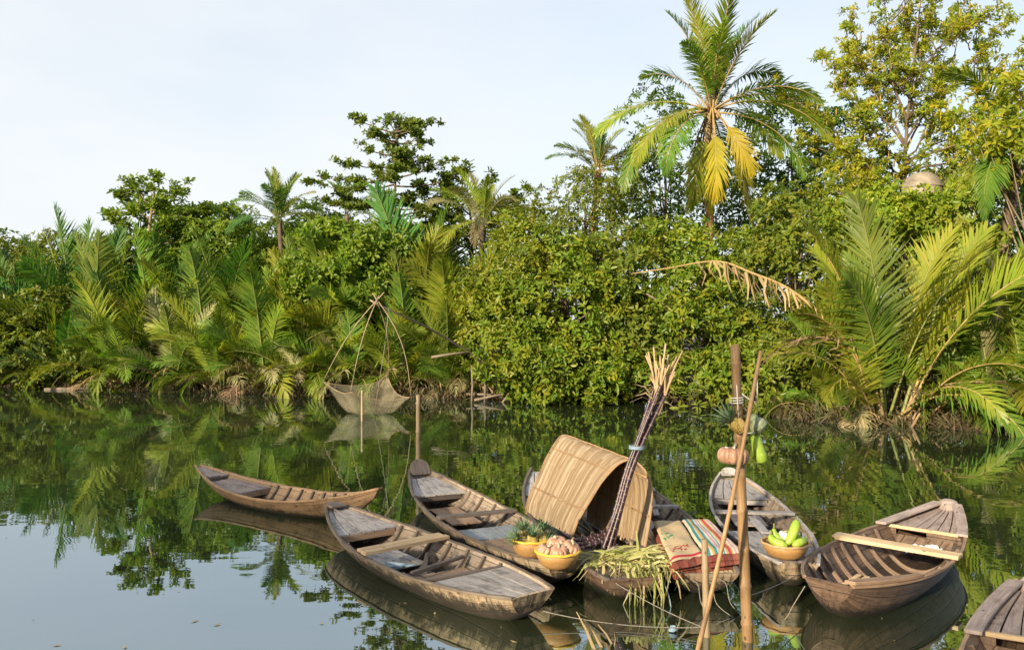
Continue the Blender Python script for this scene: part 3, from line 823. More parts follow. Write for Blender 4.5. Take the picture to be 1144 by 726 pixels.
# the big bush and its neighbours at the water's edge
GB = 'leafy bushes at the water edge'
tree('mangrove_tree', 'huge rounded bush with glossy leaves reaching down to the water', 'tree',
     [env(625, 340, 29.3, 66, 62, 1.8), env(598, 400, 28.6, 60, 42, 1.5), env(655, 405, 28.4, 52, 36, 1.4), env(640, 428, 28.1, 66, 18, 1.1)],
     ground_at(640, 29.8), atd(630, 320, 29.8), 'leaf_bright', 'bark', .5, 13, 7, .22, 51, r0=.2, nl=30, group=GB)
tree('mangrove_tree', 'tall small-leaved tree crown rising behind the huge rounded bush under the short palm', 'tree',
     [env(640, 255, 31.5, 50, 46, 1.6), env(668, 215, 32, 34, 26, 1.2), env(612, 272, 31.5, 34, 34, 1.2), env(690, 260, 31.5, 36, 46, 1.3)],
     ground_at(650, 31.8), atd(655, 230, 31.8), 'leaf_mid', 'bark', .45, 14, 6, .16, 151, r0=.17, nl=24, cover=1.35, group=GB)
tree('mangrove_tree', 'olive bush with larger leaves filling the gap right of the huge rounded bush', 'tree',
     [env(712, 318, 29.8, 40, 44, 1.4), env(722, 385, 28.9, 44, 40, 1.3), env(700, 425, 28.4, 44, 18, 1.0)],
     ground_at(715, 29.8), atd(714, 320, 29.8), 'leaf_olive', 'bark', .48, 10, 6, .27, 152, r0=.14, nl=20, cover=1.35, group=GB)
for i_, (px, py, D, s_) in enumerate(((742, 425, 26.6, 1.0), (772, 436, 25.9, .8), (752, 398, 26.5, .8), (800, 438, 25.4, .75))):
    b_ = ground_at(px, D + 1.2)
    r_ = thing('umbrella_plant', ('tallest star-leaved umbrella plant at the waterline left of the poles', 'star-leaved umbrella plant right of the tallest one, low at the waterline', 'star-leaved umbrella plant above the tallest one, high against the bush', 'star-leaved umbrella plant directly behind the upright bamboo pole')[i_], 'plant', b_)
    rg_ = np.random.default_rng(300 + i_); C_, A_ = [], []
    mb = MB(); c0 = atd(px, py, D) - b_
    for j in range(9):
        e = c0 + Vector(rg_.normal(0, .32 * s_, 3)); C_.append(np.array(e)); A_.append(np.array((rg_.normal(0, .3), -.45 + rg_.normal(0, .2), .8)))
        mb.tube([Vector((rg_.normal(0, .05), 0, -.05)), Vector((e.x * .5, e.y * .5, e.z * .6)), e], [.022, .016, .007], 5)
    V_, Q_ = rosettes(np.array(C_), np.array(A_), 8, .36 * s_, rg_, .3, 70, 96, .15)
    link('foliage', fast_mesh('foliage', V_, Q_), r_, [M['leaf_olive']]); mb.build('stem', M['bark'], r_)
tree('mangrove_tree', 'yellowish bush merging into the left flank of the huge rounded bush', 'tree',
     [env(570, 340, 30, 42, 70, 1.4), env(600, 290, 30.5, 42, 48, 1.4), env(548, 385, 29.8, 30, 36, 1.0)], ground_at(575, 30.6), atd(580, 300, 30.6), 'leaf_yellow', 'bark', .5, 13, 7, .2, 52, r0=.13, group=GB)
tree('mangrove_tree', 'green bush behind the two bamboo poles, right of the huge rounded bush', 'tree',
     [env(790, 360, 28.4, 62, 80, 1.7), env(760, 300, 29.4, 46, 44, 1.4), env(835, 330, 28, 50, 66, 1.5), env(790, 425, 27.3, 60, 26, 1.1), env(845, 420, 25.6, 40, 34, 1.1)], ground_at(800, 29), atd(800, 300, 29), 'leaf_bright', 'bark', .52, 12, 7, .21, 53, r0=.16, nl=24, group=GB)
tree('mangrove_tree', 'deep green bush left of the large golden nipa palm', 'tree',
     [env(885, 330, 25.5, 52, 90, 1.6), env(905, 265, 27, 50, 50, 1.5), env(880, 420, 24.2, 40, 38, 1.0), env(930, 380, 25, 40, 70, 1.2)], ground_at(890, 26), atd(890, 290, 26), 'leaf_mid', 'bark', .5, 12, 7, .2, 54, r0=.15, group=GB)
tree('broad_tree', 'dark round-leaved tree behind the tall coconut palm trunk', 'tree',
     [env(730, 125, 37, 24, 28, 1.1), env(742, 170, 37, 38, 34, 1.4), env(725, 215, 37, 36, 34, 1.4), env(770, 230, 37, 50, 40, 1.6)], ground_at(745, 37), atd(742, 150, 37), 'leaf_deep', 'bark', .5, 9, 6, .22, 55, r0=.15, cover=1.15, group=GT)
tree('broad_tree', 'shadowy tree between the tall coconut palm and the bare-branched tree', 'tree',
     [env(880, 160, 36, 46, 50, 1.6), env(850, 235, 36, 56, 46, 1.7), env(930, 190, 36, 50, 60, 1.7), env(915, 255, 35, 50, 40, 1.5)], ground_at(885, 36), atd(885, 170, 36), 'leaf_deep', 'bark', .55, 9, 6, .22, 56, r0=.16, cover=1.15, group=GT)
tree('bank_bush', 'dark leafy bush overhanging the water at the left edge', 'bush',
     [env(25, 390, 36.5, 50, 42, 1.5), env(80, 405, 35.8, 36, 30, 1.2), env(-25, 370, 37, 45, 60, 1.5), env(45, 352, 38, 40, 26, 1.4)], ground_at(30, 37.4), atd(30, 380, 37.4), 'leaf_mid', 'bark', .55, 12, 7, .25, 57, r0=.1, group=GB)
tree('bank_bush', 'small bright bush low at the foot of the left nipa palms', 'bush', [env(122, 428, 34.3, 16, 12, .5)], ground_at(122, 34.6), atd(122, 425, 34.6), 'leaf_bright', 'bark', .3, 16, 6, .17, 58, r0=.04, nl=6, group=GB)
tree('bank_bush', 'vine-tangled thicket with dead twigs behind the left nipa palms', 'bush', [env(205, 345, 39, 40, 34, 1.2), env(185, 375, 38, 30, 30, 1.0)], ground_at(200, 39), atd(200, 340, 39), 'leaf_yellow', 'bark_pale', .45, 7, 5, .16, 59, r0=.06, nl=26, cover=1.0, group=GB)

# the tall coconut palm with yellow hanging fronds
fr = [('up', 100, 1.05, 'frond_green', -6), ('up', 170, 1.0, 'frond_green', 6), ('up', 20, .95, 'frond_blue', 6), ('up', 280, 1.0, 'frond_green', 2), ('up', 235, 1.0, 'frond_gold', 8), ('up', 60, .9, 'frond_green', 4),
      ('mid', 12, 1.0, 'frond_blue', -16), ('mid', 140, .9, 'frond_green', 2), ('mid', 330, .9, 'frond_green', 14), ('mid', 60, .95, 'frond_green', 8), ('mid', 255, .8, 'frond_green', 0),
      ('low', 352, 1.05, 'frond_gold', -10), ('low', 10, 1.1, 'frond_green', -22), ('low', 185, 1.05, 'frond_gold', 4), ('low', 205, 1.0, 'frond_gold', 22), ('low', 165, .95, 'frond_gold', 12), ('low', 80, 1.0, 'frond_green', 0), ('low', 225, .8, 'frond_gold', 5),
      ('hang', 265, .95, 'frond_yellow', 16, 2), ('hang', 285, .8, 'frond_yellow', 8, -24), ('hang', 280, 1.1, 'frond_yellow', 16, -13), ('hang', 272, .95, 'frond_yellow', 18, -5), ('hang', 255, 1.0, 'frond_gold', 12, 14), ('hang', 262, .7, 'frond_yellow', 20, 5), ('low', 195, 1.0, 'frond_green', 12), ('low', 215, 1.0, 'frond_green', 28), ('low', 340, 1.0, 'frond_green', 8), ('low', 20, 1.0, 'frond_gold', 4), ('low', 178, 1.1, 'frond_green', 30), ('up', 320, .9, 'frond_gold', 12), ('mid', 285, .8, 'frond_gold', -10),
      ('skirt', 185, 1.1, 'frond_dry', 0), ('skirt', 210, 1.2, 'frond_dry', 4), ('skirt', 240, 1.0, 'frond_dry', 0), ('skirt', 150, 1.15, 'frond_dry', 6), ('skirt', 200, 1.3, 'frond_dry', 8)]
cp, tp = coco(795, 124, 30.5, 790, 'tallest coconut palm with bright yellow dead fronds hanging from its crown', 45, 1.02, fr, bark='bark_warm', r0=.16, based=31.2)
mb = MB()
rg = random.Random(8)
for i in range(10):
    a = rg.uniform(0, 6.28)
    q = tp + Vector((.2 * math.cos(a), .2 * math.sin(a), -.1))
    mb.tube([q, q + Vector((.16 * math.cos(a), .16 * math.sin(a), .25)), q + Vector((.4 * math.cos(a), .4 * math.sin(a), .45 + rg.uniform(-.3, .3)))], [.05, .04, .01], 6)
mb.build('flower_stalk', M['frond_dry'], cp)
for i in range(5):
    a = -PI / 2 + (i - 2) * .6
    mb = MB(); mb.lathe([(.001, .13), (.06, .11), (.095, .05), (.1, 0), (.085, -.07), (.04, -.12), (.001, -.13)], 14, None, None, tp + Vector((.25 * math.cos(a), .25 * math.sin(a), -.22 - .06 * (i % 2))))
    mb.build('coconut', M['rachis_tan'], cp)

# the bare-branched tree with pods at the right
D = 30
tb = ground_at(1015, D)
trk = [tb, atd(1012, 330, D), atd(1008, 240, D), atd(1010, 190, D), atd(1014, 130, D), atd(1022, 60, D), atd(1030, -10, D)]
br = []
for (x0, y0, x1, y1, dd) in ((1010, 200, 905, 108, .4), (1010, 190, 925, 62, -.5), (1012, 165, 950, 20, .3), (1014, 140, 985, -20, -.4), (1016, 120, 1050, -25, .5), (1018, 100, 1085, -10, -.3),
                             (1013, 155, 1100, 60, .2), (1011, 180, 1140, 85, -.6), (1010, 195, 1120, 140, .4), (1009, 215, 1085, 175, -1), (1009, 215, 940, 165, -.9), (1009, 225, 920, 190, .5), (1010, 205, 970, 130, -1.4), (1012, 185, 1050, 110, -1.4),
                             (1009, 230, 960, 205, -1.2), (1009, 230, 1060, 200, -1.2), (1014, 135, 1000, 60, -1.5), (1012, 160, 990, 90, 1.4), (1012, 170, 1060, 70, 1.5), (1018, 90, 1005, 10, 1.0), (1010, 200, 895, 150, .9), (1009, 220, 1000, 170, -1.8), (1009, 225, 1130, 185, -.6), (1009, 235, 1110, 215, .3), (1009, 235, 905, 215, -.6), (1011, 185, 1145, 120, -1.2), (1016, 110, 1130, 20, .6), (1016, 110, 960, 60, 1.0)):
    br.append((atd(x0, y0, D), atd(x1, y1, D + dd), .05))
podt = limb_tree('pod_tree', 'sparse tall tree with bare branches, yellow leaves and hanging pods, filling the upper right', 'tree', tb, trk, br, 'leaf_pod', 'bark', .16, 7, 61, .13, 1.35, .38, .65, .8, 6.2, up=.3, split=3)
rgn = np.random.default_rng(62); PV, PQ = [], []
for a, b, r in br:
    for j in range(6):
        q = a.lerp(b, rgn.uniform(.4, 1.0)) + Vector(rgn.normal(0, .25, 3)); nb_ = len(PV)
        ln_, wd_ = rgn.uniform(.2, .34), rgn.uniform(.03, .045)
        for k_, (zz, ww) in enumerate(((0, .2), (-.3, 1), (-.7, 1), (-1, .1))):
            for c_ in range(3):
                an = 2 * PI * c_ / 3; PV.append(q - tb + Vector((math.cos(an) * wd_ * ww, math.sin(an) * wd_ * ww, zz * ln_)))
        for k_ in range(3):
            for c_ in range(3): PQ.append((nb_ + k_ * 3 + c_, nb_ + k_ * 3 + (c_ + 1) % 3, nb_ + k_ * 3 + 3 + (c_ + 1) % 3, nb_ + k_ * 3 + 3 + c_))
pods = link('pods', fast_mesh('pods', [tuple(q) for q in PV], PQ, True), podt, [M['pod']])
pods['kind'] = 'stuff'
tree('lime_shrub', 'yellow-green shrub spreading below the weathered dome', 'bush', [env(985, 245, 25.5, 52, 24, 1.0), env(1045, 246, 25.3, 46, 19, .9), env(1002, 228, 25.2, 24, 13, .6), env(1062, 226, 25.4, 20, 12, .6), env(950, 262, 25.5, 34, 24, .8), env(1010, 285, 25.4, 60, 30, 1.0), env(1075, 270, 25.6, 30, 30, .8)], ground_at(1010, 25.8), atd(1010, 250, 25.8), 'leaf_lime', 'bark_pale', .36, 12, 6, .2, 63, r0=.08, asp=.45, group=GB)
tree('broad_tree', 'yellow-lit large-leaved tree at the right edge above the leaning trunk', 'tree', [env(1120, 118, 24.4, 38, 34, 1.0), env(1150, 160, 24.4, 36, 34, 1.0), env(1092, 150, 24.6, 26, 22, .7), env(1155, 75, 25, 36, 40, 1.1)], ground_at(1172, 25), atd(1155, 110, 25), 'leaf_pod', 'bark_pale', .42, 11, 6, .24, 64, r0=.1, cover=1.1, group=GT)
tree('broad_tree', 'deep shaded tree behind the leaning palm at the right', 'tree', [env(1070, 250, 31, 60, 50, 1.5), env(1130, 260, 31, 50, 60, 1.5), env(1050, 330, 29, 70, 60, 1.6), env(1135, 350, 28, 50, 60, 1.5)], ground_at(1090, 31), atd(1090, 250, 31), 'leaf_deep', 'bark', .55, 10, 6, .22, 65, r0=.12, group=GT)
fr = [('low', 200, 1.0, 'frond_green', 34), ('low', 215, 1.1, 'frond_green', 42), ('low', 188, 1.1, 'frond_gold', 40), ('low', 230, 1.0, 'frond_gold', 35), ('low', 180, 1.0, 'frond_gold', 25), ('low', 260, .9, 'frond_green', 30), ('low', 160, 1.0, 'frond_green', 20), ('mid', 190, 1.0, 'frond_green', 0), ('mid', 100, 1, 'frond_green', 0), ('mid', 300, 1, 'frond_gold', 0), ('up', 330, .7, 'frond_green', 14), ('mid', 0, 1, 'frond_green', 0), ('low', 330, 1, 'frond_gold', 10), ('low', 285, 1, 'frond_gold', 10),
      ('skirt', 200, 1.0, 'frond_dry', 0), ('skirt', 260, 1.0, 'frond_dry', 0)]
coco(1140, 150, 25.5, 1106, 'leaning dark palm at the right edge with fronds drooping beside the dome', 46, .8, fr, bark='bark', r0=.19, based=25.8)

# --- nipa palms on the left bank, back row then front row
B_, G_, Y_, P_ = 'frond_blue', 'frond_green', 'frond_gold', 'frond_pale'
nipa(22, 40.5, 1.05, 'blue-green nipa palm at the left edge behind the dark bush', 71, 7, 4, 0, 0, (B_, G_))
nipa(88, 40, 1.22, 'fan-like blue-green nipa palm below the flat-topped skyline tree', 72, 8, 4, 0, 0, (B_, B_, G_))
nipa(128, 37, .92, 'nipa palm with a brown dead frond at its heart, left of the slim upright one', 73, 5, 5, 2, 2, (G_, B_))
nipa(172, 37.5, 1.12, 'slim very upright nipa palm under the tall open crowned tree', 74, 6, 1, 0, 1, (G_, B_), spread=.25)
nipa(252, 37, 1.08, 'nipa palm with one long frond arching left over the thicket', 75, 4, 6, 0, 0, (B_, G_))
nipa(212, 36, .78, 'mid-height yellow-tinged nipa palm in front of the tangled thicket', 76, 4, 5, 2, 1, (Y_, G_))
nipa(318, 35, .82, 'bright golden nipa palm below the skyline coconut palm', 77, 7, 4, 1, 0, (Y_, Y_, G_))
nipa(372, 34.5, .98, 'nipa palm with broad golden fronds left of the net poles', 78, 6, 5, 1, 1, (Y_, G_))
nipa(432, 34, 1.0, 'dense green nipa palm directly behind the top of the net poles', 79, 7, 5, 1, 0, (G_, Y_))
nipa(474, 33.5, 1.18, 'tallest nipa palm of the left bank, its stiff frond pointing straight up', 80, 7, 4, 0, 0, (G_, B_, Y_), spread=.3)
nipa(515, 32.5, .98, 'nipa palm tucked against the yellowish bush', 81, 6, 5, 1, 1, (G_, Y_))
nipa(70, 35.6, .6, 'low nipa palm spilling between the dark bush and the floating log', 82, 3, 5, 4, 2, (G_, B_))
nipa(140, 34.7, .78, 'nipa palm above the floating log with long arching fronds', 83, 5, 6, 4, 2, (G_, Y_, G_))
nipa(196, 34, .66, 'low drooping nipa palm whose faded fronds trail toward the water', 84, 3, 5, 5, 3, (G_, P_))
nipa(248, 33.2, .72, 'bushy nipa palm with olive fronds midway along the left bank', 85, 4, 6, 5, 2, (Y_, G_))
nipa(300, 32.8, .8, 'sunlit nipa palm with drooping front fronds left of the net', 86, 5, 6, 5, 2, (Y_, G_))
nipa(350, 32.3, .62, 'short nipa palm with pale drooping fronds just left of the net corner', 87, 4, 5, 5, 3, (G_, P_, Y_))
nipa(398, 32.1, .66, 'short nipa palm right behind the hanging net', 88, 4, 6, 5, 2, (G_, Y_))
nipa(448, 31.8, .74, 'nipa palm with browned fronds behind the right corner of the net', 89, 4, 5, 5, 4, (G_, Y_))
nipa(500, 30.7, .66, 'dark shaded nipa palm above the net platform', 90, 5, 5, 4, 4, (G_, G_))
nipa(112, 37.6, 1.02, 'nipa palm with crossing fronds directly above the small bright bush', 171, 6, 4, 0, 0, (G_, B_))
nipa(232, 35.6, .92, 'nipa palm with pale green arching fronds in front of the layered boughs', 172, 6, 5, 1, 1, (G_, Y_))
nipa(284, 35.8, 1.0, 'upright nipa palm left of the skyline coconut trunk', 173, 6, 4, 0, 0, (Y_, G_))
nipa(345, 34.0, .95, 'nipa palm with fanned yellow fronds covering the foot of the fresh green tree', 174, 7, 5, 1, 1, (Y_, G_))
nipa(405, 33.2, .9, 'nipa palm with green fronds seen through the net poles', 175, 7, 5, 1, 1, (G_, Y_))
nipa(455, 32.6, .95, 'nipa palm whose golden fronds rise just right of the net pole crossing', 176, 7, 4, 1, 1, (Y_, G_))
# right bank
nipa(990, 21.9, .9, 'large golden nipa palm with a great feather frond reaching right', 91, 6, 1, 1, 2, (Y_, Y_, G_), spread=.45)
nipa(942, 22.6, .5, 'nipa palm with a drooping fountain of fronds at the left foot of the golden one', 92, 2, 4, 4, 2, (Y_, P_, G_))
nipa(1045, 22.2, .55, 'brown-fringed low nipa palm between the golden one and the right edge', 93, 2, 4, 5, 4, (Y_, G_))
nipa(1095, 22.4, .66, 'nipa palm with curled drying fronds below the leaning trunk', 94, 3, 5, 4, 3, (Y_, G_))
nipa(1150, 21.2, .78, 'nipa palm with big green fronds cut by the right edge', 95, 5, 5, 4, 2, (G_, Y_))
nipa(1112, 20.9, .5, 'lowest nipa palm leaning over the water near the right edge', 96, 1, 3, 5, 3, (P_, G_))
# the long gold frond that dominates the right bank, and its upright twins, belong to the golden nipa
gp = [o for o in COL.objects if o.get('label', '').startswith('large golden nipa')][0]
put_frond(gp, NIPA['mid'][1], (.35, -.25, 0), R_(-14), R_(-3), 1.28, Y_, 'rachis_tan')
put_frond(gp, NIPA['mid'][0], (.3, -.3, 0), R_(-30), R_(8), 1.25, Y_, 'rachis_tan')
put_frond(gp, NIPA['low'][0], (-.5, -.2, 0), R_(192), R_(-8), 1.0, Y_, 'rachis_tan')
put_frond(gp, NIPA['mid'][2], (-.4, -.3, 0), R_(205), R_(-6), 1.0, Y_, 'rachis_tan')
put_frond(gp, NIPA['low'][1], (-.5, -.4, 0), R_(225), R_(-6), .95, Y_, 'rachis_tan')
put_frond(gp, NIPA['low'][0], (.5, -.4, 0), R_(-48), R_(-4), .95, Y_, 'rachis_tan')
put_frond(gp, NIPA['low'][2], (.4, -.4, .2), R_(-70), R_(-8), .85, Y_, 'rachis_tan')
put_frond(gp, NIPA['dry'][1], (.4, -.4, .5), R_(-35), R_(-6), 1.35, 'frond_dry', 'rachis_dry', 'dry_frond')
put_frond(gp, NIPA['up'][1], (-.2, -.3, 0), R_(190), R_(8), 1.15, Y_, 'rachis_tan')
put_frond(gp, NIPA['up'][2], (-.4, -.2, 0), R_(215), R_(14), .9, Y_, 'rachis_tan')
put_frond(gp, NIPA['dry'][0], (-.3, -.3, .9), R_(200), R_(-10), 1.3, 'frond_dry', 'rachis_dry', 'dry_frond')

# ------------------------------------------------------------------ boats
def sweep_rect(mb, rows, mi=0):
    """rows: list of 4 corners -> solid bar"""
    b = mb.grid(rows, mi=mi, sm=False, closed=True)
    n = len(rows)
    for k, fl in ((0, False), (n - 1, True)):
        q = [b + k * 4 + i for i in range(4)]
        mb.face(q[::-1] if fl else q, [(0, 0), (.05, 0), (.05, .05), (0, .05)], mi)

def prism(mb, outl, th, Mx=None, mi=0):
    n = len(outl); b = len(mb.v)
    r = random.uniform(0, 40)
    for z in (0, th):
        for x, y in outl:
            p = Vector((x, y, z)); mb.v.append(Mx @ p if Mx else p)
    mb.face([b + i for i in range(n)][::-1], [(x + r, y) for x, y in outl][::-1], mi)
    mb.face([b + n + i for i in range(n)], [(x + r, y) for x, y in outl], mi)
    for i in range(n):
        j = (i + 1) % n
        d = math.hypot(outl[j][0] - outl[i][0], outl[j][1] - outl[i][1])
        mb.face([b + i, b + j, b + n + j, b + n + i], [(r, 0), (r + d, 0), (r + d, th), (r, th)], mi)

def boat_base(name, label, H, mh, mi_, mr, ribs, group='sampans moored on the river', rim=None, rimw=.045):
    root = thing(name, label, 'boat', H.mid, H.rz, group)
    ts = [i / 44 for i in range(45)]
    qs = [-1 + i / 14 for i in range(29)]
    mb = MB()
    girth = [0]
    for j in range(1, len(qs)): girth.append(girth[-1] + (H.sec(.45, qs[j]) - H.sec(.45, qs[j - 1])).length)
    P = [[H.sec(t, q) for q in qs] for t in ts]
    U = [[H.x(t) + 5] * len(qs) for t in ts]
    mb.grid(P, U, [girth] * len(ts), flip=True)
    mb.build('hull', M[mh], root)
    mb = MB()
    P2 = [[H.sec(t, q, .024) for q in qs] for t in ts]
    mb.grid(P2, U, [[g + 3 for g in girth]] * len(ts))
    mb.build('lining', M[mi_], root)
    # transom
    mb = MB()
    outl = [H.sec(0, q) for q in qs]
    ctr = Vector((outl[14].x, 0, (outl[0].z + outl[14].z) / 2))
    th = Vector((.03, 0, 0))
    for sgn, off in ((1, Vector((-.004, 0, 0))), (-1, th)):
        b = len(mb.v); mb.v += [p + off for p in outl]
        f = [b + i for i in range(len(outl))]
        uv = [(p.y + 9, p.z) for p in outl]
        mb.face(f[::sgn], uv[::sgn])
    rows = [[a - Vector((.004, 0, 0)) for a in (outl[0], outl[-1])], [a + th for a in (outl[0], outl[-1])]]
    mb.grid(rows, sm=False)
    mb.build('transom', M[mh], root)
    # gunwales
    for sg in (1, -1):
        mb = MB(); rows = []
        for i in range(61):
            t = i / 60; c = H.sec(t, sg)
            jz = .003 * math.sin(t * 31 + sg) + .002 * math.sin(t * 83)
            o_, n_ = .01, -rimw * .72
            if H.w(t) < rimw: n_ = -H.w(t) + .003
            rows.append([c + Vector((0, sg * o_, -.017)), c + Vector((0, sg * o_, .01 + jz)), c + Vector((0, sg * n_, .01 + jz)), c + Vector((0, sg * n_, -.014))])
        sweep_rect(mb, rows)
        mb.build('gunwale', M[rim or mr], root, .004)
    for t in ribs:
        mb = MB(); rows = []
        hw_, dp = .017, .042
        qq = [-.97 + 1.94 * i / 24 for i in range(25)]
        pp = [H.sec(t, q, .02) for q in qq]
        for i, c in enumerate(pp):
            tg = (pp[min(i + 1, 24)] - pp[max(i - 1, 0)]).normalized()
            nn = Vector((0, -tg.z, tg.y))
            if nn.z < 0: nn = -nn
            d = dp * (1.15 - .35 * abs(qq[i]))
            rows.append([c + Vector((-hw_, 0, 0)), c + Vector((-hw_, 0, 0)) + nn * d, c + Vector((hw_, 0, 0)) + nn * d, c + Vector((hw_, 0, 0))])
        sweep_rect(mb, rows)
        mb.build('rib', M[mr], root, .004)
    return root

def deck(root, H, t0, t1, n, dz, mat, name='deck', fan=True, th=.022, beam_at=None, beam_mat=None, wf=1.0, flat=None):
    """longitudinal planks filling the hull between stations t0..t1, dz below the rim"""
    mb = MB(); ns = 12
    cuts = [-1 + 2 * i / n + (random.uniform(-.25, .25) / n if 0 < i < n else 0) for i in range(n + 1)]
    for i in range(n):
        rows = []
        e0, e1 = random.uniform(-.012, .012), random.uniform(-.012, .012)
        dzz = random.uniform(-.004, .004)
        for k in range(ns + 1):
            t = t0 + (t1 - t0) * k / ns
            z = (flat if flat is not None else H.zr(t) - dz) + dzz
            w = max(.006, H.hw(t, z) * wf); wl = max(.006, H.hw(t, z - th) * wf)
            g = .005 if w > .1 else .001
            x = H.x(t) + (e0 if k == 0 else 0) + (e1 if k == ns else 0)
            ya, yb = cuts[i] * w + g, cuts[i + 1] * w - g
            rows.append([Vector((x, ya, z - th)), Vector((x, ya, z)), Vector((x, yb, z)), Vector((x, yb, z - th))])
        sweep_rect(mb, rows)
    o = mb.build(name, M[mat], root, .003)
    if beam_at is not None:
        t = beam_at
        z = (flat if flat is not None else H.zr(t) - dz) - th - .035
        w = H.hw(t, z)
        mb = MB(); mb.box((H.x(t), 0, z), (.035, 2 * w, .068), jit=.003)
        mb.build('crossbeam', M[beam_mat or mat], root, .004)
    return o

def thwart(root, H, t, bw, mat, over=.02, dz=0.0, planks=1, th=.032, skew=0.0, wf=1.0, shift=0, name='thwart'):
    mb = MB(); z = H.zr(t) + .012 + th / 2 + .003 - dz
    w = (H.w(t) if dz < .01 else H.hw(t, z)) * wf + over
    for i in range(planks):
        pw = bw / planks
        xo = H.x(t) + (i - (planks - 1) / 2) * pw
        Rz = Matrix.Rotation(skew + random.uniform(-.006, .006), 3, 'Z')
        mb.box((xo, shift + random.uniform(-.01, .01), z + random.uniform(-.002, .002)), (pw - .006, 2 * w + random.uniform(-.03, .01), th), Rz, jit=.004)
    return mb.build(name, M[mat], root, .004)

def floor_boards(root, H, t0, t1, z, n, mat, wf=.9, cross=False, name='floor_board', skew=0):
    mb = MB(); x0, x1 = H.x(t0), H.x(t1)
    w = min(H.hw(t0, z), H.hw(t1, z), H.hw((t0 + t1) / 2, z)) * wf
    Rz = Matrix.Rotation(skew, 3, 'Z'); c = Vector(((x0 + x1) / 2, 0, z))
    for i in range(n):
        if cross:
            sx = (x1 - x0) / n
            mb.box(c + Rz @ Vector((x0 + (i + .5) * sx - c.x, random.uniform(-.01, .01), random.uniform(-.004, .004))), (sx * .8, 2 * w, .02), Rz, jit=.003)
        else:
            sy = 2 * w / n
            mb.box(c + Rz @ Vector((random.uniform(-.02, .02), -w + (i + .5) * sy, random.uniform(-.004, .004))), (x1 - x0, sy - .007, .02), Rz, jit=.003)
    return mb.build(name, M[mat], root, .003)

def bow_plate(root, H, r, ln, mat, tilt=0.0, back=.0, dz=.015, th=.04, name='bow_block'):
    mb = MB(); ol = []
    for i in range(13):
        a = -PI / 2 + PI * i / 12
        ol.append((ln * .5 + r * math.cos(a) * 1.0, r * math.sin(a)))
    ol += [(-ln * .5, r * 1.02), (-ln * .5, -r * 1.02)]
    Mx = Matrix.Translation((H.x(1) - back, 0, H.zr(1) + dz)) @ Matrix.Rotation(-tilt, 4, 'Y')
    prism(mb, ol, th, Mx)
    return mb.build(name, M[mat], root, .008)


# --- A: slender boat drifting at the left, behind the others
A = boat_base('rowing_boat', 'slender tan sampan with upswept pointed ends, adrift farthest from the moored cluster', HA, 'hull_warm', 'inner_warm', 'rib_brown',
              [.17, .235, .3, .365, .43, .495, .56, .625], rim='hull_warm', rimw=.03)
deck(A, HA, .66, .845, 5, .05, 'plank_pink', beam_at=.662, beam_mat='plank_brown')
deck(A, HA, .87, .985, 3, .015, 'plank_pink', 'bow_deck', beam_at=.872, beam_mat='plank_dark')
floor_boards(A, HA, .18, .62, -.03, 4, 'plank_brown', wf=.8)

# --- B: the near-left boat
Bt = boat_base('rowing_boat', 'weathered grey brown sampan in front with pale plank thwart and peeling black hull streaks', HB, 'hull_grey', 'inner_brown', 'rib_brown',
               [.27, .35, .43, .515, .6, .67, .74], rimw=.035)
deck(Bt, HB, .76, .985, 5, .03, 'plank_grey', 'bow_deck', beam_at=.765, beam_mat='plank_brown')
bow_plate(Bt, HB, .1, .16, 'plank_dark', back=.1, dz=-.012, th=.03)
thwart(Bt, HB, .555, .2, 'plank_new', over=.0, planks=2, skew=.04)
floor_boards(Bt, HB, .53, .76, .04, 4, 'plank_grey', wf=.9)
deck(Bt, HB, .01, .25, 4, .02, 'plank_grey', 'stern_deck')
floor_boards(Bt, HB, .26, .4, .08, 4, 'plank_brown', wf=.9)
thwart(Bt, HB, .27, .06, 'plank_dark', over=-.03, dz=.06, skew=-.1, name='crossbar')
thwart(Bt, HB, .385, .05, 'plank_dark', over=-.1, dz=.07, skew=.25, name='crossbar')
floor_boards(Bt, HB, .4, .53, -.04, 3, 'plank_dark', wf=.8)

# --- C: second boat, carries the fruit baskets
Ct = boat_base('rowing_boat', 'grey brown sampan carrying two yellow baskets of fruit, dark thwart and round bow plate', HC_, 'hull_grey', 'inner_brown', 'rib_brown',
               [.36, .44, .52, .6, .68, .755], rimw=.035)
deck(Ct, HC_, .78, .945, 5, .05, 'plank_grey', 'bow_deck', beam_at=.785, beam_mat='plank_dark')
bow_plate(Ct, HC_, .15, .12, 'plank_dark', tilt=.9, back=.12, dz=-.03, th=.035)
thwart(Ct, HC_, .485, .13, 'plank_dark', over=-.01)
floor_boards(Ct, HC_, .56, .76, .06, 2, 'plank_brown', wf=.8)
floor_boards(Ct, HC_, .345, .45, .12, 3, 'plank_blue', wf=.93, name='blue_floor_board')
deck(Ct, HC_, .015, .27, 6, .025, 'plank_brown', 'stern_deck')
floor_boards(Ct, HC_, .27, .34, .1, 3, 'plank_dark', wf=.95, cross=True)

# --- D1: boat with the woven shelter
Dt = boat_base('covered_boat', 'dark sampan sheltered by an arched woven palm hood, sugarcane on board', HD, 'hull_red', 'inner_brown', 'rib_brown',
               [.3, .38, .46, .54, .62, .7], rimw=.04)
deck(Dt, HD, .76, .985, 4, .03, 'plank_grey', 'bow_deck', beam_at=.765, beam_mat='plank_dark')
deck(Dt, HD, .01, .24, 5, .03, 'plank_dark', 'stern_deck')
floor_boards(Dt, HD, .28, .72, .03, 4, 'plank_dark', wf=.9)

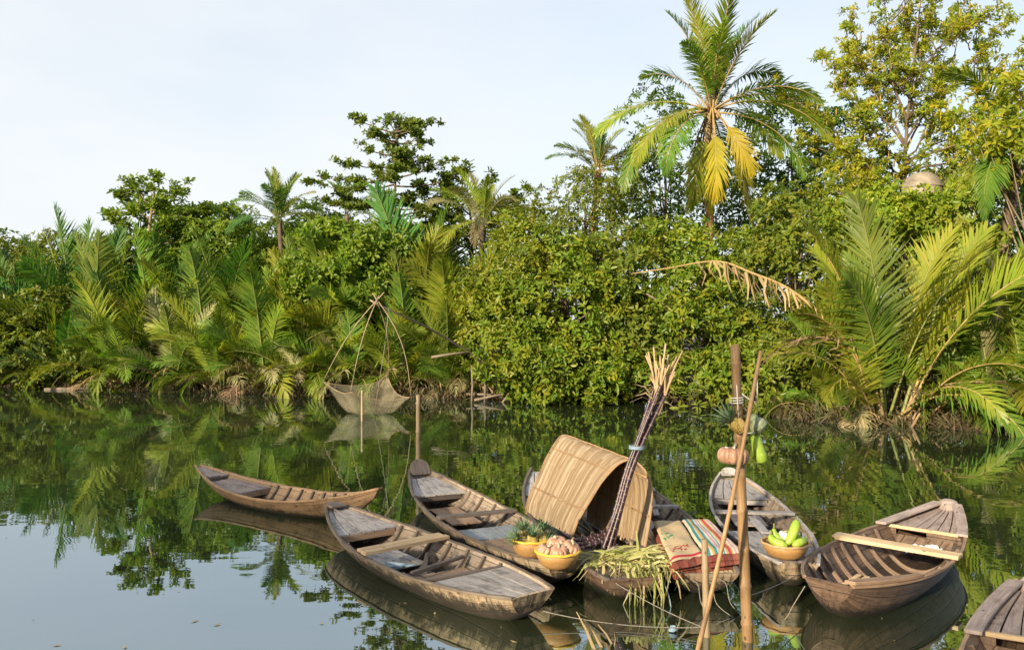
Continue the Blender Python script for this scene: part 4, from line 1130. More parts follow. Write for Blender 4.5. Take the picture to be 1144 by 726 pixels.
# --- D2: boat with the folded mats
Mt = boat_base('rowing_boat', 'sampan half hidden by the woven hood, bearing folded mats on its stern', HM, 'hull_grey', 'inner_brown', 'rib_brown',
               [.33, .41, .49, .57, .64, .71], rimw=.035)
deck(Mt, HM, .76, .985, 4, .03, 'plank_grey', 'bow_deck', beam_at=.765, beam_mat='plank_dark')
thwart(Mt, HM, .73, .12, 'plank_grey', over=-.01)
thwart(Mt, HM, .54, .12, 'plank_grey', over=-.01)
deck(Mt, HM, .01, .34, 12, .025, 'plank_new', 'stern_deck')
floor_boards(Mt, HM, .36, .74, .03, 4, 'plank_grey', wf=.9)

# --- E: boat with the gourd basket
Et = boat_base('rowing_boat', 'grey sampan with one basket of green gourds and a long oar lying inside', HE, 'hull_grey', 'inner_brown', 'rib_brown',
               [.36, .43, .5, .57, .64, .71], rim='plank_grey', rimw=.035)
deck(Et, HE, .75, .955, 5, .04, 'plank_grey', 'bow_deck', beam_at=.755, beam_mat='plank_grey')
bow_plate(Et, HE, .12, .06, 'plank_grey', tilt=.5, back=.1, dz=-.02, th=.03)
thwart(Et, HE, .52, .12, 'plank_grey', over=-.02)
deck(Et, HE, .015, .36, 5, .03, 'plank_grey', 'stern_deck')
floor_boards(Et, HE, .56, .73, .06, 3, 'plank_pink', wf=.75)
floor_boards(Et, HE, .4, .5, .02, 3, 'plank_dark', wf=.9)

# --- R and F: broad boats with capped bows
def broad_boat(label, H, ribs, thw):
    r = boat_base('broad_boat', label, H, 'hull_red', 'inner_red', 'rib_red', ribs, rim='plank_brown', rimw=.03, group='broad sampans with capped bows')
    for sg in (1, -1):
        mb = MB(); rows = []
        for i in range(16):
            t = .69 + .285 * i / 15; c = H.sec(t, sg); wd = .095
            wd = min(wd, H.w(t) - .005)
            rows.append([c + Vector((0, sg * .018, .015)), c + Vector((0, sg * .018, .042)), c + Vector((0, -sg * wd, .042)), c + Vector((0, -sg * wd, .015))])
        sweep_rect(mb, rows); mb.build('side_cap', M['plank_pink'], r, .005)
    mb = MB()   # rounded bow knob
    Mx = Matrix.Translation((H.x(1) - .06, 0, H.zr(1) - .05))
    pr = [(.001, .11), (.045, .107), (.08, .09), (.102, .055), (.105, 0), (.1, -.08), (.06, -.16)]
    mb.lathe([(a, b) for a, b in pr], 20, lambda th: 1 + .15 * math.cos(th) - .06 * math.cos(2 * th), Mx)
    mb.build('bow_block', M['plank_pink'], r)
    deck(r, H, .74, .97, 6, .035, 'plank_pink', 'bow_deck')
    # bulkhead with a hand hole: two cheeks, a top and a bottom board
    t = .735; zt = H.zr(t) - .012; xx = H.x(t); w = H.hw(t, zt - .05) - .004
    mb = MB(); mb.box((xx - .02, 0, zt - .012), (.04, 2 * H.hw(t, zt) + .01, .034), jit=.003); mb.build('deck_edge', M['plank_new'], r, .004)
    zb_ = H.zk(t) + .03
    mb = MB()
    y0, y1, za, zb2 = -.02, .3, zt - .1, zt - .045
    mb.box((xx + .012, 0, zt - .034), (.024, 2 * w, .02))
    n = 10
    for a, b in ((-w, y0), (y1, w)):
        mb.box((xx + .012, (a + b) / 2, (za + zb2) / 2), (.024, abs(b - a), zb2 - za + .002))
    rows = []
    for i in range(n + 1):
        z = zb_ + (za - zb_) * i / n; ww = H.hw(t, z)
        rows.append([Vector((xx, -ww, z)), Vector((xx, ww, z)), Vector((xx + .024, ww, z)), Vector((xx + .024, -ww, z))])
    sweep_rect(mb, rows); mb.build('bulkhead', M['inner_red'], r)
    thwart(r, H, thw, .17, 'plank_new', over=.05, planks=1, th=.04)
    # seat-ledge strip along both sides
    for sg in (-1,):
        mb = MB(); rows = []
        for i in range(20):
            t = .12 + .56 * i / 19; lw_ = .09 * min(1, .15 + i / 5); z = H.zr(t) - .035; ww = H.hw(t, z) + .012
            rows.append([Vector((H.x(t), sg * ww, z - .02)), Vector((H.x(t), sg * ww, z)), Vector((H.x(t), sg * (ww - lw_), z - .012)), Vector((H.x(t), sg * (ww - lw_), z - .03))])
        sweep_rect(mb, rows); mb.build('ledge', M['inner_red'], r, .003)
    # stern quarter caps
    for sg in (-1,):
        mb = MB(); rows = []
        for i in range(12):
            t = .0 + .22 * i / 11; c = H.sec(t, sg); wd = .1 * math.sin(PI * (.25 + .7 * i / 11))
            rows.append([c + Vector((0, sg * .02, .014)), c + Vector((0, sg * .02, .045)), c + Vector((0, -sg * wd, .045)), c + Vector((0, -sg * wd, .014))])
        sweep_rect(mb, rows); mb.build('stern_cap', M['plank_brown'], r, .004)
    return r
Rt = broad_boat('whole red brown sampan with dark ribs, pale thwart and small slatted floor rack', HR, [.17, .24, .31, .38, .45, .52, .59, .66], .47)
mb = MB()
for i in range(8):
    mb.box((HR.x(.35), -.26 + i * .075, .03), (.42, .048, .022), Matrix.Rotation(.03 * math.sin(i), 3, 'Z'), jit=.003)
for sx in (-.12, .12): mb.box((HR.x(.35) + sx, 0, .006), (.04, .6, .02))
fr_ = mb.build('floor_rack', M['plank_new'], None, .003)
fr_.parent = Rt
Ft = broad_boat('sampan cut off by the lower right corner, only its grey capped bow in view', HF, [.1, .17, .24, .31, .38, .45, .52, .59, .66], .44)

# woven hood of the sheltered boat: a part of it
def hood():
    fb = [(641, 599, 8.84), (646, 584, 8.84), (661, 558, 8.8), (671, 541, 8.77), (682, 527.6, 8.75), (691, 519, 8.74), (700, 515, 8.72), (708, 516, 8.7), (715.5, 521.5, 8.66), (722, 530, 8.62), (726, 541, 8.6), (727.6, 556, 8.55), (725.5, 576, 8.5), (722, 597, 8.45), (718.5, 617, 8.4)]
    front = [atd(*q) for q in fb]
    bl, ba = atd(588, 574, 10.05), atd(628, 487, 10.75)
    br = bl + (front[-1] - front[0]) * 1.04 + Vector((0, .1, .05))
    fl, fa, fr2 = front[0], front[6], front[-1]
    back = []
    for i, q in enumerate(front):
        k = i / 6 if i <= 6 else (i - 6) / 8
        if i <= 6: b0, b1, f0, f1 = bl, ba, fl, fa
        else: b0, b1, f0, f1 = ba, br, fa, fr2
        lin = f0.lerp(f1, k)
        back.append(b0.lerp(b1, k) + (q - lin) * 1.02)
    return front, back
hf, hb = hood()
inv = HD.M.inverted()
def spl(c, n):
    """resample a polyline with Catmull-Rom"""
    o = []
    for i in range(n + 1):
        s = i / n * (len(c) - 1); k = min(int(s), len(c) - 2); f = s - k
        p0, p1, p2, p3 = c[max(k - 1, 0)], c[k], c[k + 1], c[min(k + 2, len(c) - 1)]
        o.append(.5 * (2 * p1 + (p2 - p0) * f + (2 * p0 - 5 * p1 + 4 * p2 - p3) * f * f + (3 * p1 - p0 - 3 * p2 + p3) * f ** 3))
    return o
m, t, p, o = newmat('palm_thatch')
ge = t.nodes.new("ShaderNodeNewGeometry").outputs["Random Per Island"]
uv = t.nodes.new("ShaderNodeUVMap").outputs[0]
gn = noise(t, mapping(t, uv, (3, 90, 1)), 1.0, 5, .7)
c1 = ramp(t, [(0, (.25, .175, .1)), (.3, (.36, .265, .16)), (.7, (.46, .355, .23)), (1, (.56, .455, .32))], ge)
col = mixc(t, maprange(t, gn, .38, .62, 0, .75), c1, (.2, .125, .065))
t.links.new(col, p.inputs["Base Color"]); p.inputs["Roughness"].default_value = .75; p.inputs["Specular IOR Level"].default_value = .2
tr = t.nodes.new("ShaderNodeBsdfTranslucent"); t.links.new(col, tr.inputs[0])
msx = t.nodes.new("ShaderNodeMixShader"); msx.inputs[0].default_value = .18
t.links.new(p.outputs[0], msx.inputs[1]); t.links.new(tr.outputs[0], msx.inputs[2]); t.links.new(msx.outputs[0], o.inputs[0])
M['thatch'] = m
M['batten'] = wood('batten', (.2, .12, .06), (.33, .21, .11), (.45, .31, .18), stain=(.05, .03, .02), stain_amt=.7)
NA = 56
FR, BK = spl(hf, NA), spl(hb, NA)
mb = MB()
def hood_pt(i, v, lift=0.0):
    f, b = FR[i], BK[i]
    ctr = (FR[0] + FR[-1]) / 2
    d = (f - ctr); d.y = 0; d = d.normalized() if d.length > 1e-4 else Vector((0, 0, 1))
    return f.lerp(b, v) + d * lift
# strips of split palm run over the arch from side to side, overlapped front to back
NS = 104
rr = random.Random(5)
for s_ in range(NS):
    va, vb = s_ / NS - .008, (s_ + 1) / NS + .012
    for half in range(2):
        cut = rr.randint(int(NA * .35), int(NA * .65))
        i0, i1 = (0, cut + 3) if half == 0 else (cut - 2, NA)
        i0 += rr.choice([0, 0, 1, 1]) if half == 0 else 0; i1 -= rr.choice([0, 0, 1]) if half else 0
        dv0, dv1 = rr.uniform(-.008, .008), rr.uniform(-.008, .008)
        P = []
        for i in range(i0, i1 + 1, 2):
            dv = dv0 + (dv1 - dv0) * (i - i0) / max(1, i1 - i0)
            lf = .006 * (s_ % 2) + .004 * half + rr.uniform(-.0025, .0025)
            P.append([inv @ hood_pt(i, va + dv, lf), inv @ hood_pt(i, (va + vb) / 2 + dv, lf + .004), inv @ hood_pt(i, vb + dv, lf + .001)])
        mb.grid(P, sm=True)
canopy = mb.build('canopy', M['thatch'], Dt)
for k_, i in enumerate((6, 16, 26, 37, 48)):
    for lf in (.02, -.008):
        mb = MB()
        mb.tube([inv @ hood_pt(i, v / 12 * 1.0, lf + .003 * math.sin(v * 2 + i)) for v in range(13)], .009, 6)
        mb.build('batten', M['batten'], canopy)
mb = MB()
mb.tube([inv @ hood_pt(i, -.004, .012) for i in range(0, NA + 1, 2)], .012, 6); mb.build('edge_hoop', M['batten'], canopy)
mb = MB()
mb.tube([inv @ hood_pt(i, 1.0, .012) for i in range(0, NA + 1, 2)], .012, 6); mb.build('edge_hoop', M['batten'], canopy)

# ------------------------------------------------------------------ produce, baskets, poles, net
m, t, p, o = newmat('basket_weave')
uv = t.nodes.new("ShaderNodeUVMap").outputs[0]
bk = t.nodes.new("ShaderNodeTexBrick")
bk.inputs["Scale"].default_value = 1.0; bk.inputs["Brick Width"].default_value = .03; bk.inputs["Row Height"].default_value = .011
bk.inputs["Mortar Size"].default_value = .0016; bk.inputs["Color1"].default_value = (.5, .29, .1, 1); bk.inputs["Color2"].default_value = (.4, .22, .07, 1); bk.inputs["Mortar"].default_value = (.16, .08, .025, 1)
t.links.new(uv, bk.inputs["Vector"])
n = noise(t, uv, 9, 4)
t.links.new(mixc(t, maprange(t, n, .4, .7, 0, .5), bk.outputs[0], (.28, .16, .07)), p.inputs["Base Color"])
p.inputs["Roughness"].default_value = .6
bump(t, p, bk.outputs[1], -.6, .004)
M['basket_weave'] = m
M['basket_rim_yellow'] = plain('basket_rim_yellow', (.5, .31, .03), (.62, .43, .06), 30, .55, .3)
M['basket_rim'] = plain('basket_rim', (.33, .19, .08), (.5, .32, .15), 30, .6, .3)
def ribcol(name, cols, rough=.5, sc=5, st=(1, 1, .4)):
    m, t, p, o = newmat(name)
    tc = t.nodes.new("ShaderNodeTexCoord").outputs["Object"]
    n = noise(t, mapping(t, tc, st), sc, 5, .65)
    n2 = noise(t, tc, 45, 3, .6)
    c = ramp(t, [(.25 + .5 * i / (len(cols) - 1), c) for i, c in enumerate(cols)], n)
    c = mixc(t, maprange(t, n2, .55, .7, 0, .35), c, tuple(min(1, q * 1.6 + .05) for q in cols[-1]))
    t.links.new(c, p.inputs["Base Color"]); p.inputs["Roughness"].default_value = rough
    bump(t, p, n2, .2, .004)
    return m
M['pumpkin'] = ribcol('pumpkin', [(.2, .1, .06), (.37, .2, .125), (.48, .32, .22)], .5, 9)
M['gourd_grey'] = ribcol('gourd_grey', [(.12, .16, .08), (.2, .24, .13), (.34, .36, .24)], .55, 14)
M['gourd_lime'] = ribcol('gourd_lime', [(.15, .26, .022), (.25, .37, .035), (.33, .44, .07)], .45, 9)
M['pine_skin'] = ribcol('pine_skin', [(.2, .14, .04), (.36, .26, .07), (.45, .36, .12)], .6, 20)
M['pine_leaf'] = leafmat('pine_leaf', [(.05, .1, .05), (.09, .15, .08), (.15, .2, .12)], .15, .5)
M['stem_green'] = plain('stem_green', (.16, .2, .05), (.26, .3, .1), 20, .6, .2)
M['stem_tan'] = plain('stem_tan', (.3, .24, .15), (.45, .38, .26), 20, .7, .2)
M['string'] = plain('string', (.55, .52, .47), (.7, .67, .62), 40, .8, .1)
M['white_cloth'] = plain('white_cloth', (.6, .6, .58), (.75, .75, .73), 12, .7, .3)
M['blue_plastic'] = plain('blue_plastic', (.16, .25, .33), (.27, .37, .45), 10, .45, .1)

def basket(name, label, c, r, h, rim, group='baskets of produce'):
    root = thing('basket', label, 'basket', c, random.uniform(0, 6), group)
    mb = MB(); prof = [(.001, 0), (r * .45, .004), (r * .62, .02), (r * .78, h * .3), (r * .9, h * .62), (r, h), (r - .012, h), (r * .87, h * .62), (r * .74, h * .32), (r * .55, .035), (.001, .03)]
    seg = 40; rows, U, Vv = [], [], []
    acc = 0
    for i, (a, z) in enumerate(prof):
        if i: acc += math.hypot(a - prof[i - 1][0], z - prof[i - 1][1])
        rows.append([Vector((a * (1 + .015 * math.sin(3 * 2 * PI * k / seg)) * math.cos(2 * PI * k / seg), a * math.sin(2 * PI * k / seg), z)) for k in range(seg + 1)])
        U.append([2 * PI * r * k / seg for k in range(seg + 1)]); Vv.append([acc] * (seg + 1))
    mb.grid(rows, U, Vv, flip=True); mb.build('bowl', M['basket_weave'], root)
    mb = MB(); n = 48
    mb.tube([Vector(((r - .004) * math.cos(2 * PI * k / n), (r - .004) * math.sin(2 * PI * k / n), h + .003 * math.sin(k * 1.3))) for k in range(n + 1)], .014, 8, caps=False)
    mb.build('rim', M[rim], root)
    return root

def pumpkin(label, c, r, hz, tilt=0.0, az=0.0, ribs=11, mat='pumpkin', group=None, cat='pumpkin'):
    root = thing('pumpkin', label, cat, c, az, group)
    Mx = Matrix.Rotation(tilt, 3, 'Y')
    prof = [(.001 + r * (math.sin(PI * i / 16) ** .62) * (1 - .0), hz * (-math.cos(PI * i / 16)) - (.22 * hz * math.exp(-((i - 16) / 2.2) ** 2)) + .2 * hz * math.exp(-(i / 2.2) ** 2)) for i in range(17)]
    mb = MB(); mb.lathe(prof, 88, lambda th: 1 - .14 * (1 - abs(math.sin(th * ribs / 2)) ** .7) + .03 * math.sin(th * 2 + az), Mx)
    for v in mb.v: pass
    mb.build('flesh', M[mat], root)
    mb = MB(); q = Mx @ Vector((0, 0, hz * .72))
    mb.tube([q, q + Mx @ Vector((.008, 0, hz * .22)), q + Mx @ Vector((.03, .01, hz * .5))], [.02, .012, .014], 7); mb.build('stem', M['stem_tan'], root)
    return root

def pineapple(label, c, r, ln, axis, crown=.16, nleaf=34, seed=0, group=None):
    """c = centre of the fruit"""
    rng = random.Random(seed)
    root = thing('pineapple', label, 'pineapple', c, 0, group)
    Q = Vector(axis).normalized().to_track_quat('Z', 'Y').to_matrix()
    seg, nr = 26, 22; rows = []
    for i in range(nr + 1):
        u = i / nr; rr = r * max(.02, math.sin(PI * (.08 + .84 * u)) ** .45) * (1 if 0 < i < nr else .2)
        row = []
        for k in range(seg):
            bmp = .06 * math.cos(PI * (k + i * .999)) if 0 < i < nr else 0
            th = 2 * PI * k / seg
            row.append(Q @ Vector((rr * (1 + bmp) * math.cos(th), rr * (1 + bmp) * math.sin(th), (u - .5) * ln)))
        rows.append(row)
    mb = MB(); mb.grid(rows, closed=True, flip=True, sm=False); mb.build('fruit', M['pine_skin'], root)
    mb = MB()
    for i in range(nleaf):
        a = i * 2.4; k = i / nleaf
        out = .15 + 1.15 * (1 - k); L_ = crown * (.55 + .5 * k) * rng.uniform(.85, 1.1)
        pts = []
        d = Vector((math.cos(a) * out, math.sin(a) * out, 1)).normalized(); q = Vector((.02 * math.cos(a), .02 * math.sin(a), ln * .47))
        rws = []
        for s in range(5):
            side = Vector((-math.sin(a), math.cos(a), 0)); w = .013 * (1 - s / 4.05) ** .7 + .0005
            rws.append([Q @ (q + side * w), Q @ (q - d.cross(side) * w * .4), Q @ (q - side * w)])
            q = q + d * L_ / 4; d = (d + Vector((math.cos(a) * .18, math.sin(a) * .18, -.05))).normalized()
        mb.grid(rws)
    mb.build('leaf_crown', M['pine_leaf'], root)
    return root

def gourd(name, label, pts, rad, mat, cat='gourd', group=None, stemv=(0, 0, .05)):
    c = sum((Vector(q) for q in pts), Vector()) / len(pts)
    root = thing(name, label, cat, c, 0, group)
    mb = MB(); P = spl([Vector(q) - c for q in pts], 24); Rr = [float(np.interp(i / 24 * (len(rad) - 1), range(len(rad)), rad)) for i in range(25)]
    mb.tube(P, Rr, 16); mb.build('flesh', M[mat], root)
    mb = MB(); q = Vector(pts[0]) - c
    mb.tube([q, q + Vector(stemv) * .6 + Vector((.006, 0, 0)), q + Vector(stemv)], [.011, .008, .007], 6); mb.build('stem', M['stem_green'], root)
    return root

# baskets on the second boat
c1 = at(594, 622, .25); b1 = basket('basket', 'yellow-rimmed basket full of pineapples', c1, .215, .19, 'basket_rim_yellow')
for i, (dx, dy, dz, ax) in enumerate(((-.1, -.07, .17, (-.7, -.5, .55)), (.0, -.09, .18, (.1, -.3, 1)), (.11, -.05, .17, (.8, -.35, .5)), (-.06, .08, .19, (-.3, .1, 1)), (.08, .08, .19, (.4, .2, 1)))):
    pineapple(('pineapple lying at the left edge of the yellow-rimmed basket', 'pineapple at the front middle of the yellow-rimmed basket', 'pineapple leaning right in the yellow-rimmed basket', 'pineapple at the back left of the yellow-rimmed basket', 'pineapple at the back right of the yellow-rimmed basket')[i],
              c1 + Vector((dx, dy, dz)), .06, .13, ax, .15, 34, i, 'pineapples in the basket')
c2 = at(623, 634, .255); b2 = basket('basket', 'yellow-rimmed basket full of pink ribbed pumpkins', c2, .215, .165, 'basket_rim_yellow')
for i, (dx, dy, dz, r) in enumerate(((-.12, -.03, .16, .088), (.01, -.08, .165, .09), (.125, .0, .18, .092), (.0, .1, .2, .098))):
    pumpkin(('leftmost pink pumpkin in the yellow-rimmed basket', 'pink pumpkin at the front middle of the yellow-rimmed basket', 'rightmost pink pumpkin in the yellow-rimmed basket', 'pink pumpkin at the back of the yellow-rimmed basket')[i],
            c2 + Vector((dx, dy, dz)), r, .072, (.5, -.35, -.5, .2)[i], i * 1.3, 11, 'pumpkin', 'pumpkins in the basket')
# basket on the boat with the oar
c3 = at(877.5, 623, .255); b3 = basket('basket', 'plain tan basket holding light green gourds', c3, .23, .155, 'basket_rim')
gl_ = 'green gourds in the plain basket'
z3 = c3.z
def G(dx, dy, dz): return c3 + Vector((dx, dy, dz))
gourd('green_gourd', 'longest light green gourd, poking up out of the plain basket', [G(.12, .02, .36), G(.09, -.01, .3), G(.03, -.05, .2), G(-.02, -.08, .15)], [.03, .046, .05, .04, .01], 'gourd_lime', group=gl_)
gourd('green_gourd', 'light green gourd lying at the left of the plain basket', [G(-.16, -.02, .23), G(-.14, -.05, .19), G(-.08, -.1, .16), G(-.02, -.12, .15)], [.02, .038, .045, .04, .01], 'gourd_lime', group=gl_)
gourd('green_gourd', 'light green gourd leaning upright at the back left of the plain basket', [G(-.1, .05, .28), G(-.09, .04, .22), G(-.05, .0, .15), G(0, 0, .12)], [.014, .03, .045, .045, .02], 'gourd_lime', group=gl_)
gourd('green_gourd', 'light green gourd lying at the right of the plain basket', [G(.19, -.04, .19), G(.14, -.07, .18), G(.08, -.1, .17), G(.03, -.11, .15)], [.014, .035, .042, .038, .01], 'gourd_lime', group=gl_)
gourd('green_gourd', 'light green gourd hidden deepest at the right of the plain basket', [G(.17, .05, .2), G(.12, .05, .19), G(.06, .05, .16), G(.02, .05, .13)], [.014, .03, .038, .036, .01], 'gourd_lime', group=gl_)
pumpkin('small pale round gourd in the middle of the plain basket', G(.0, .05, .21), .055, .045, .3, 0, 7, 'white_cloth', cat='gourd')

# bamboo poles at the right
def bamboo(name, label, a, b, r, mat='bamboo', node=.3, cat='pole', group=None, bend=0.0):
    a, b = Vector(a), Vector(b); d = b - a; L_ = d.length
    root = thing(name, label, cat, a, 0, group)
    mb = MB(); pts, rad = [], []
    n = int(L_ / node); side = d.cross(Vector((0, 1, 0))).normalized()
    off = random.uniform(.2, .8)
    for i in range(n + 1):
        for e, f in ((-.03, 1.0), (-.006, 1.16), (.006, 1.16), (.03, 1.0)):
            s = ((i + off) * node + e) / L_
            if 0 < s < 1: pts.append(d * s + side * bend * math.sin(PI * s)); rad.append(r * (1.1 - .25 * s) * f)
    pts = [Vector((0, 0, 0))] + pts + [d]; rad = [r * 1.1] + rad + [r * .85]
    mb.tube(pts, rad, 10); mb.build('stalk', M[mat], root)
    return root
GP = 'bamboo poles standing in the water'
pa = at(839, 716, 0); pv = bamboo('bamboo_pole', 'thick upright bamboo pole hung with fruit', pa + Vector((0, 0, -.6)), atd(821, 385, pa.y + .05), .042, group=GP)
pl = bamboo('bamboo_pole', 'thin bamboo pole leaning against the upright one', at(771, 738, 0) + Vector((-.12, -.1, -.5)), atd(850, 392, pa.y - .13), .018, group=GP, node=.26, bend=-.03)
ps = bamboo('bamboo_pole', 'short bamboo stake beside the folded mats', at(790, 711, 0) + Vector((.01, 0, -.5)), atd(787, 602, 6.62), .03, 'bamboo_pale', group=GP)
pb = bamboo('bamboo_pole', 'pale mooring pole behind the round bow plate', at(465, 528, 0) + Vector((0, .3, -.5)), atd(467, 441, 14.4), .042, 'bamboo_pale', .5, group=GP)

# fruit tied to the upright pole
dp = pa.y
pumpkin('large pink ribbed pumpkin tied to the upright bamboo pole', atd(819, 509, dp - .02), .128, .078, .08, .4, 13, 'pumpkin')
pineapple('pineapple tied sideways near the top of the upright bamboo pole', atd(824, 475, dp - .04), .058, .135, (-.75, -.05, .62), .19, 40, 9)
gourd('grey_gourd', 'mottled grey-green bottle gourd hanging right of the upright pole', [atd(838, 464, dp), atd(841, 468, dp), atd(845, 473, dp), atd(849, 479, dp), atd(852, 482, dp)], [.02, .046, .045, .072, .076, .05, .01], 'gourd_grey', stemv=(.015, 0, .1))
gourd('green_gourd', 'smooth lime green gourd hanging lowest right of the upright pole', [atd(843.5, 486, dp), atd(844.5, 491, dp), atd(847, 502, dp), atd(850.5, 513, dp), atd(851.5, 518, dp)], [.022, .04, .044, .05, .052, .042, .012], 'gourd_lime', stemv=(-.03, 0, .06))
mb = MB()
for (x0, y0, x1, y1) in ((810, 499, 820, 501), (820, 499, 827, 516), (823, 430, 825, 466), (829, 440, 846, 450), (846, 410, 846, 464), (826, 482, 843, 483)):
    a, b = atd(x0, y0, dp - .06), atd(x1, y1, dp - .06)
    mb.tube([a, a.lerp(b, .5) + Vector((0, 0, -.01)), b], .0045, 5)
q = atd(823.5, 452, dp)
for k in range(3): mb.tube([q + Vector((.05 * math.cos(a * PI / 6), .05 * math.sin(a * PI / 6), k * .02 + .002 * a)) for a in range(13)], .005, 5)
tag(mb.build('binding_string', M['string']), 'white string tying the fruit to the upright bamboo pole', 'string')

# sugarcane ------------------------------------------------------------------
m, t, p, o = newmat('cane')
tc = t.nodes.new("ShaderNodeTexCoord").outputs["Object"]
n = noise(t, mapping(t, tc, (1, 1, .4)), 14, 5)
t.links.new(ramp(t, [(.3, (.02, .01, .014)), (.55, (.05, .022, .03)), (.75, (.15, .09, .09))], n), p.inputs["Base Color"]); p.inputs["Roughness"].default_value = .38
M['cane'] = m
M['cane_node'] = plain('cane_node', (.2, .14, .11), (.38, .29, .23), 30, .7, .2)
M['dry_leaf'] = leafmat('dry_leaf', [(.25, .17, .09), (.38, .28, .16), (.5, .4, .26)], .2, .7)
M['straw'] = leafmat('straw', [(.3, .24, .12), (.42, .35, .2), (.25, .28, .08), (.52, .45, .3), (.36, .33, .15)], .3, .55)
def stalk(mb, pts, r, node=.1, rng=random):
    P = [Vector(q) for q in pts]; L_ = sum((P[i + 1] - P[i]).length for i in range(len(P) - 1))
    n = max(2, int(L_ / node)); C = spl(P, n * 4)
    off = rng.randint(0, 3)
    for i in range(0, n * 4, 4):
        mb.tube(C[i:i + 5], [r, r * 1.02, r * .95, r * .97, r], 7, 0, caps=(i == 0 or i == n * 4 - 4))
        d = (C[min(i + 1, n * 4)] - C[i]).normalized()
        mb.tube([C[i] - d * .0035, C[i] + d * .0035], r * 1.1, 7, 1)
def strip(mb, pts, w, rng, tw=.6, mi=0):
    P = [Vector(q) for q in pts]; rows = []
    sd = (P[-1] - P[0]).cross(Vector((rng.uniform(-1, 1), rng.uniform(-1, 1), rng.uniform(-1, 1)))).normalized()
    for i, q in enumerate(P):
        k = i / (len(P) - 1); ww = w * (1 - .75 * k ** 1.5) * .5
        sd = (sd + Vector((rng.uniform(-1, 1), rng.uniform(-1, 1), rng.uniform(-1, 1))) * .15 * tw).normalized()
        rows.append([q + sd * ww, q - sd * ww])
    mb.grid(rows, mi=mi, sm=False)
rg = random.Random(12)
cb = atd(675, 618, 8.1); ct = atd(738, 432, 8.35)
sc_ = thing('sugarcane_bundle', 'tied bundle of tall purple sugarcane leaning out of the covered boat', 'sugarcane', cb)
ax = (ct - cb)
for i in range(6):
    a = i * PI / 3; o1 = Vector((math.cos(a) * .045, math.sin(a) * .045, -.05)); o2 = Vector((math.cos(a + .4) * .05, math.sin(a + .4) * .05, rg.uniform(-.1, .05)))
    mid = ax * .55 + Vector((math.cos(a) * .035 - .03, math.sin(a) * .035, .0))
    mb = MB(); stalk(mb, [o1 + Vector((rg.uniform(-.05, .05), 0, 0)), ax * .28 + o1 * .7 + Vector((-.02, 0, 0)), mid, ax + o2], .019, .095, rg); mb.build('cane_stalk', [M['cane'], M['cane_node']], sc_)
    for j in range(5):
        mb = MB(); q = ax + o2; e = q + Vector((rg.uniform(-.16, .2), rg.uniform(-.1, .1), rg.uniform(.18, .45)))
        mb.tube([q - ax * .12, q, q.lerp(e, .55) + Vector((0, 0, .01)), e], [.012, .015, .01, .005 + .005 * rg.random()], 6)
        mb.build('dry_top', M['dry_leaf'], sc_)
mb = MB()
for j in range(16):
    q = ax * rg.uniform(.86, 1.0); e = q + Vector((rg.uniform(-.4, .25), rg.uniform(-.15, .15), rg.uniform(-.12, .3)))
    strip(mb, [q, q.lerp(e, .5) + Vector((0, 0, .06)), e], .022, rg)
mb.build('dry_leaves', M['dry_leaf'], sc_)
mb = MB(); q = ax * .63 + Vector((-.035, 0, 0))
for k in range(3): mb.tube([q + Vector((.075 * math.cos(a * PI / 6), .075 * math.sin(a * PI / 6), k * .012 - .012)) for a in range(13)], .007, 5)
mb.build('tie', M['rope_blue'], sc_)
for i in range(12):
    a = HD.world(.3 + rg.uniform(-.02, .02), -.26 + i * .045, .16 + .05 * (i % 3)); b = HD.world(.55, -.3 + i * .045 + rg.uniform(-.05, .05), .12 + .05 * ((i + 1) % 3))
    r_ = thing('cut_cane', 'dark cut cane lying in the pile under the woven hood', 'sugarcane', a, 0, 'dark cut canes under the woven hood')
    mb = MB(); stalk(mb, [Vector(), (b - a) * .5 + Vector((0, 0, .01)), b - a], .019, .13, rg); mb.build('stalk', [M['cane'], M['cane_node']], r_)
for i in range(5):
    a = HD.world(.2 + .018 * i, .34, .255 + .03 * (i % 2)); b = HD.world(.24 + .012 * i, -.12 - .04 * (i % 3), .275 + .03 * ((i + 1) % 2))
    r_ = thing('cut_cane', 'short ringed cane piece lying crosswise on the covered boat stern', 'sugarcane', a, 0, 'short cane pieces on the covered stern')
    mb = MB(); stalk(mb, [Vector(), (b - a) * .5, b - a], .018, .07, rg); mb.build('stalk', [M['cane'], M['cane_node']], r_)
# heap of cane leaves spilling over the stern
mb = MB(); rg = random.Random(20)
hc = HD.world(.1, -.08, .27)
for i in range(230):
    a = rg.uniform(0, 6.28); r = .36 * rg.random() ** .5
    q = hc + Vector((r * math.cos(a) * 1.15 + .04, r * math.sin(a) * .65, .11 * (1 - (r / .4) ** 2) * rg.random() + .0))
    dr = Vector((rg.uniform(-.7, 1.1), rg.uniform(-1, .2), rg.uniform(-.35, .16))).normalized(); L_ = rg.uniform(.15, .4)
    e = q + dr * L_; md = q + dr * L_ * .55 + Vector((0, 0, .03))
    if e.y < hc.y - .3: e.z = min(e.z, .28 - rg.random() * .2)
    e.z = max(e.z, .05)
    strip(mb, [q, md, e], rg.uniform(.014, .034), rg)
for i in range(60):
    q = hc + Vector((rg.uniform(-.12, .42), rg.uniform(-.42, -.25), rg.uniform(.0, .08)))
    dn = rg.uniform(.12, .38) * (1.0 if i % 3 else .6)
    e = q + Vector((rg.uniform(-.1, .16), -rg.uniform(.03, .14), -dn)); e.z = max(e.z, -.02)
    strip(mb, [q, q + Vector((.02, -.08, .02)), q.lerp(e, .6) + Vector((.02, -.05, 0)), e], rg.uniform(.012, .026), rg)
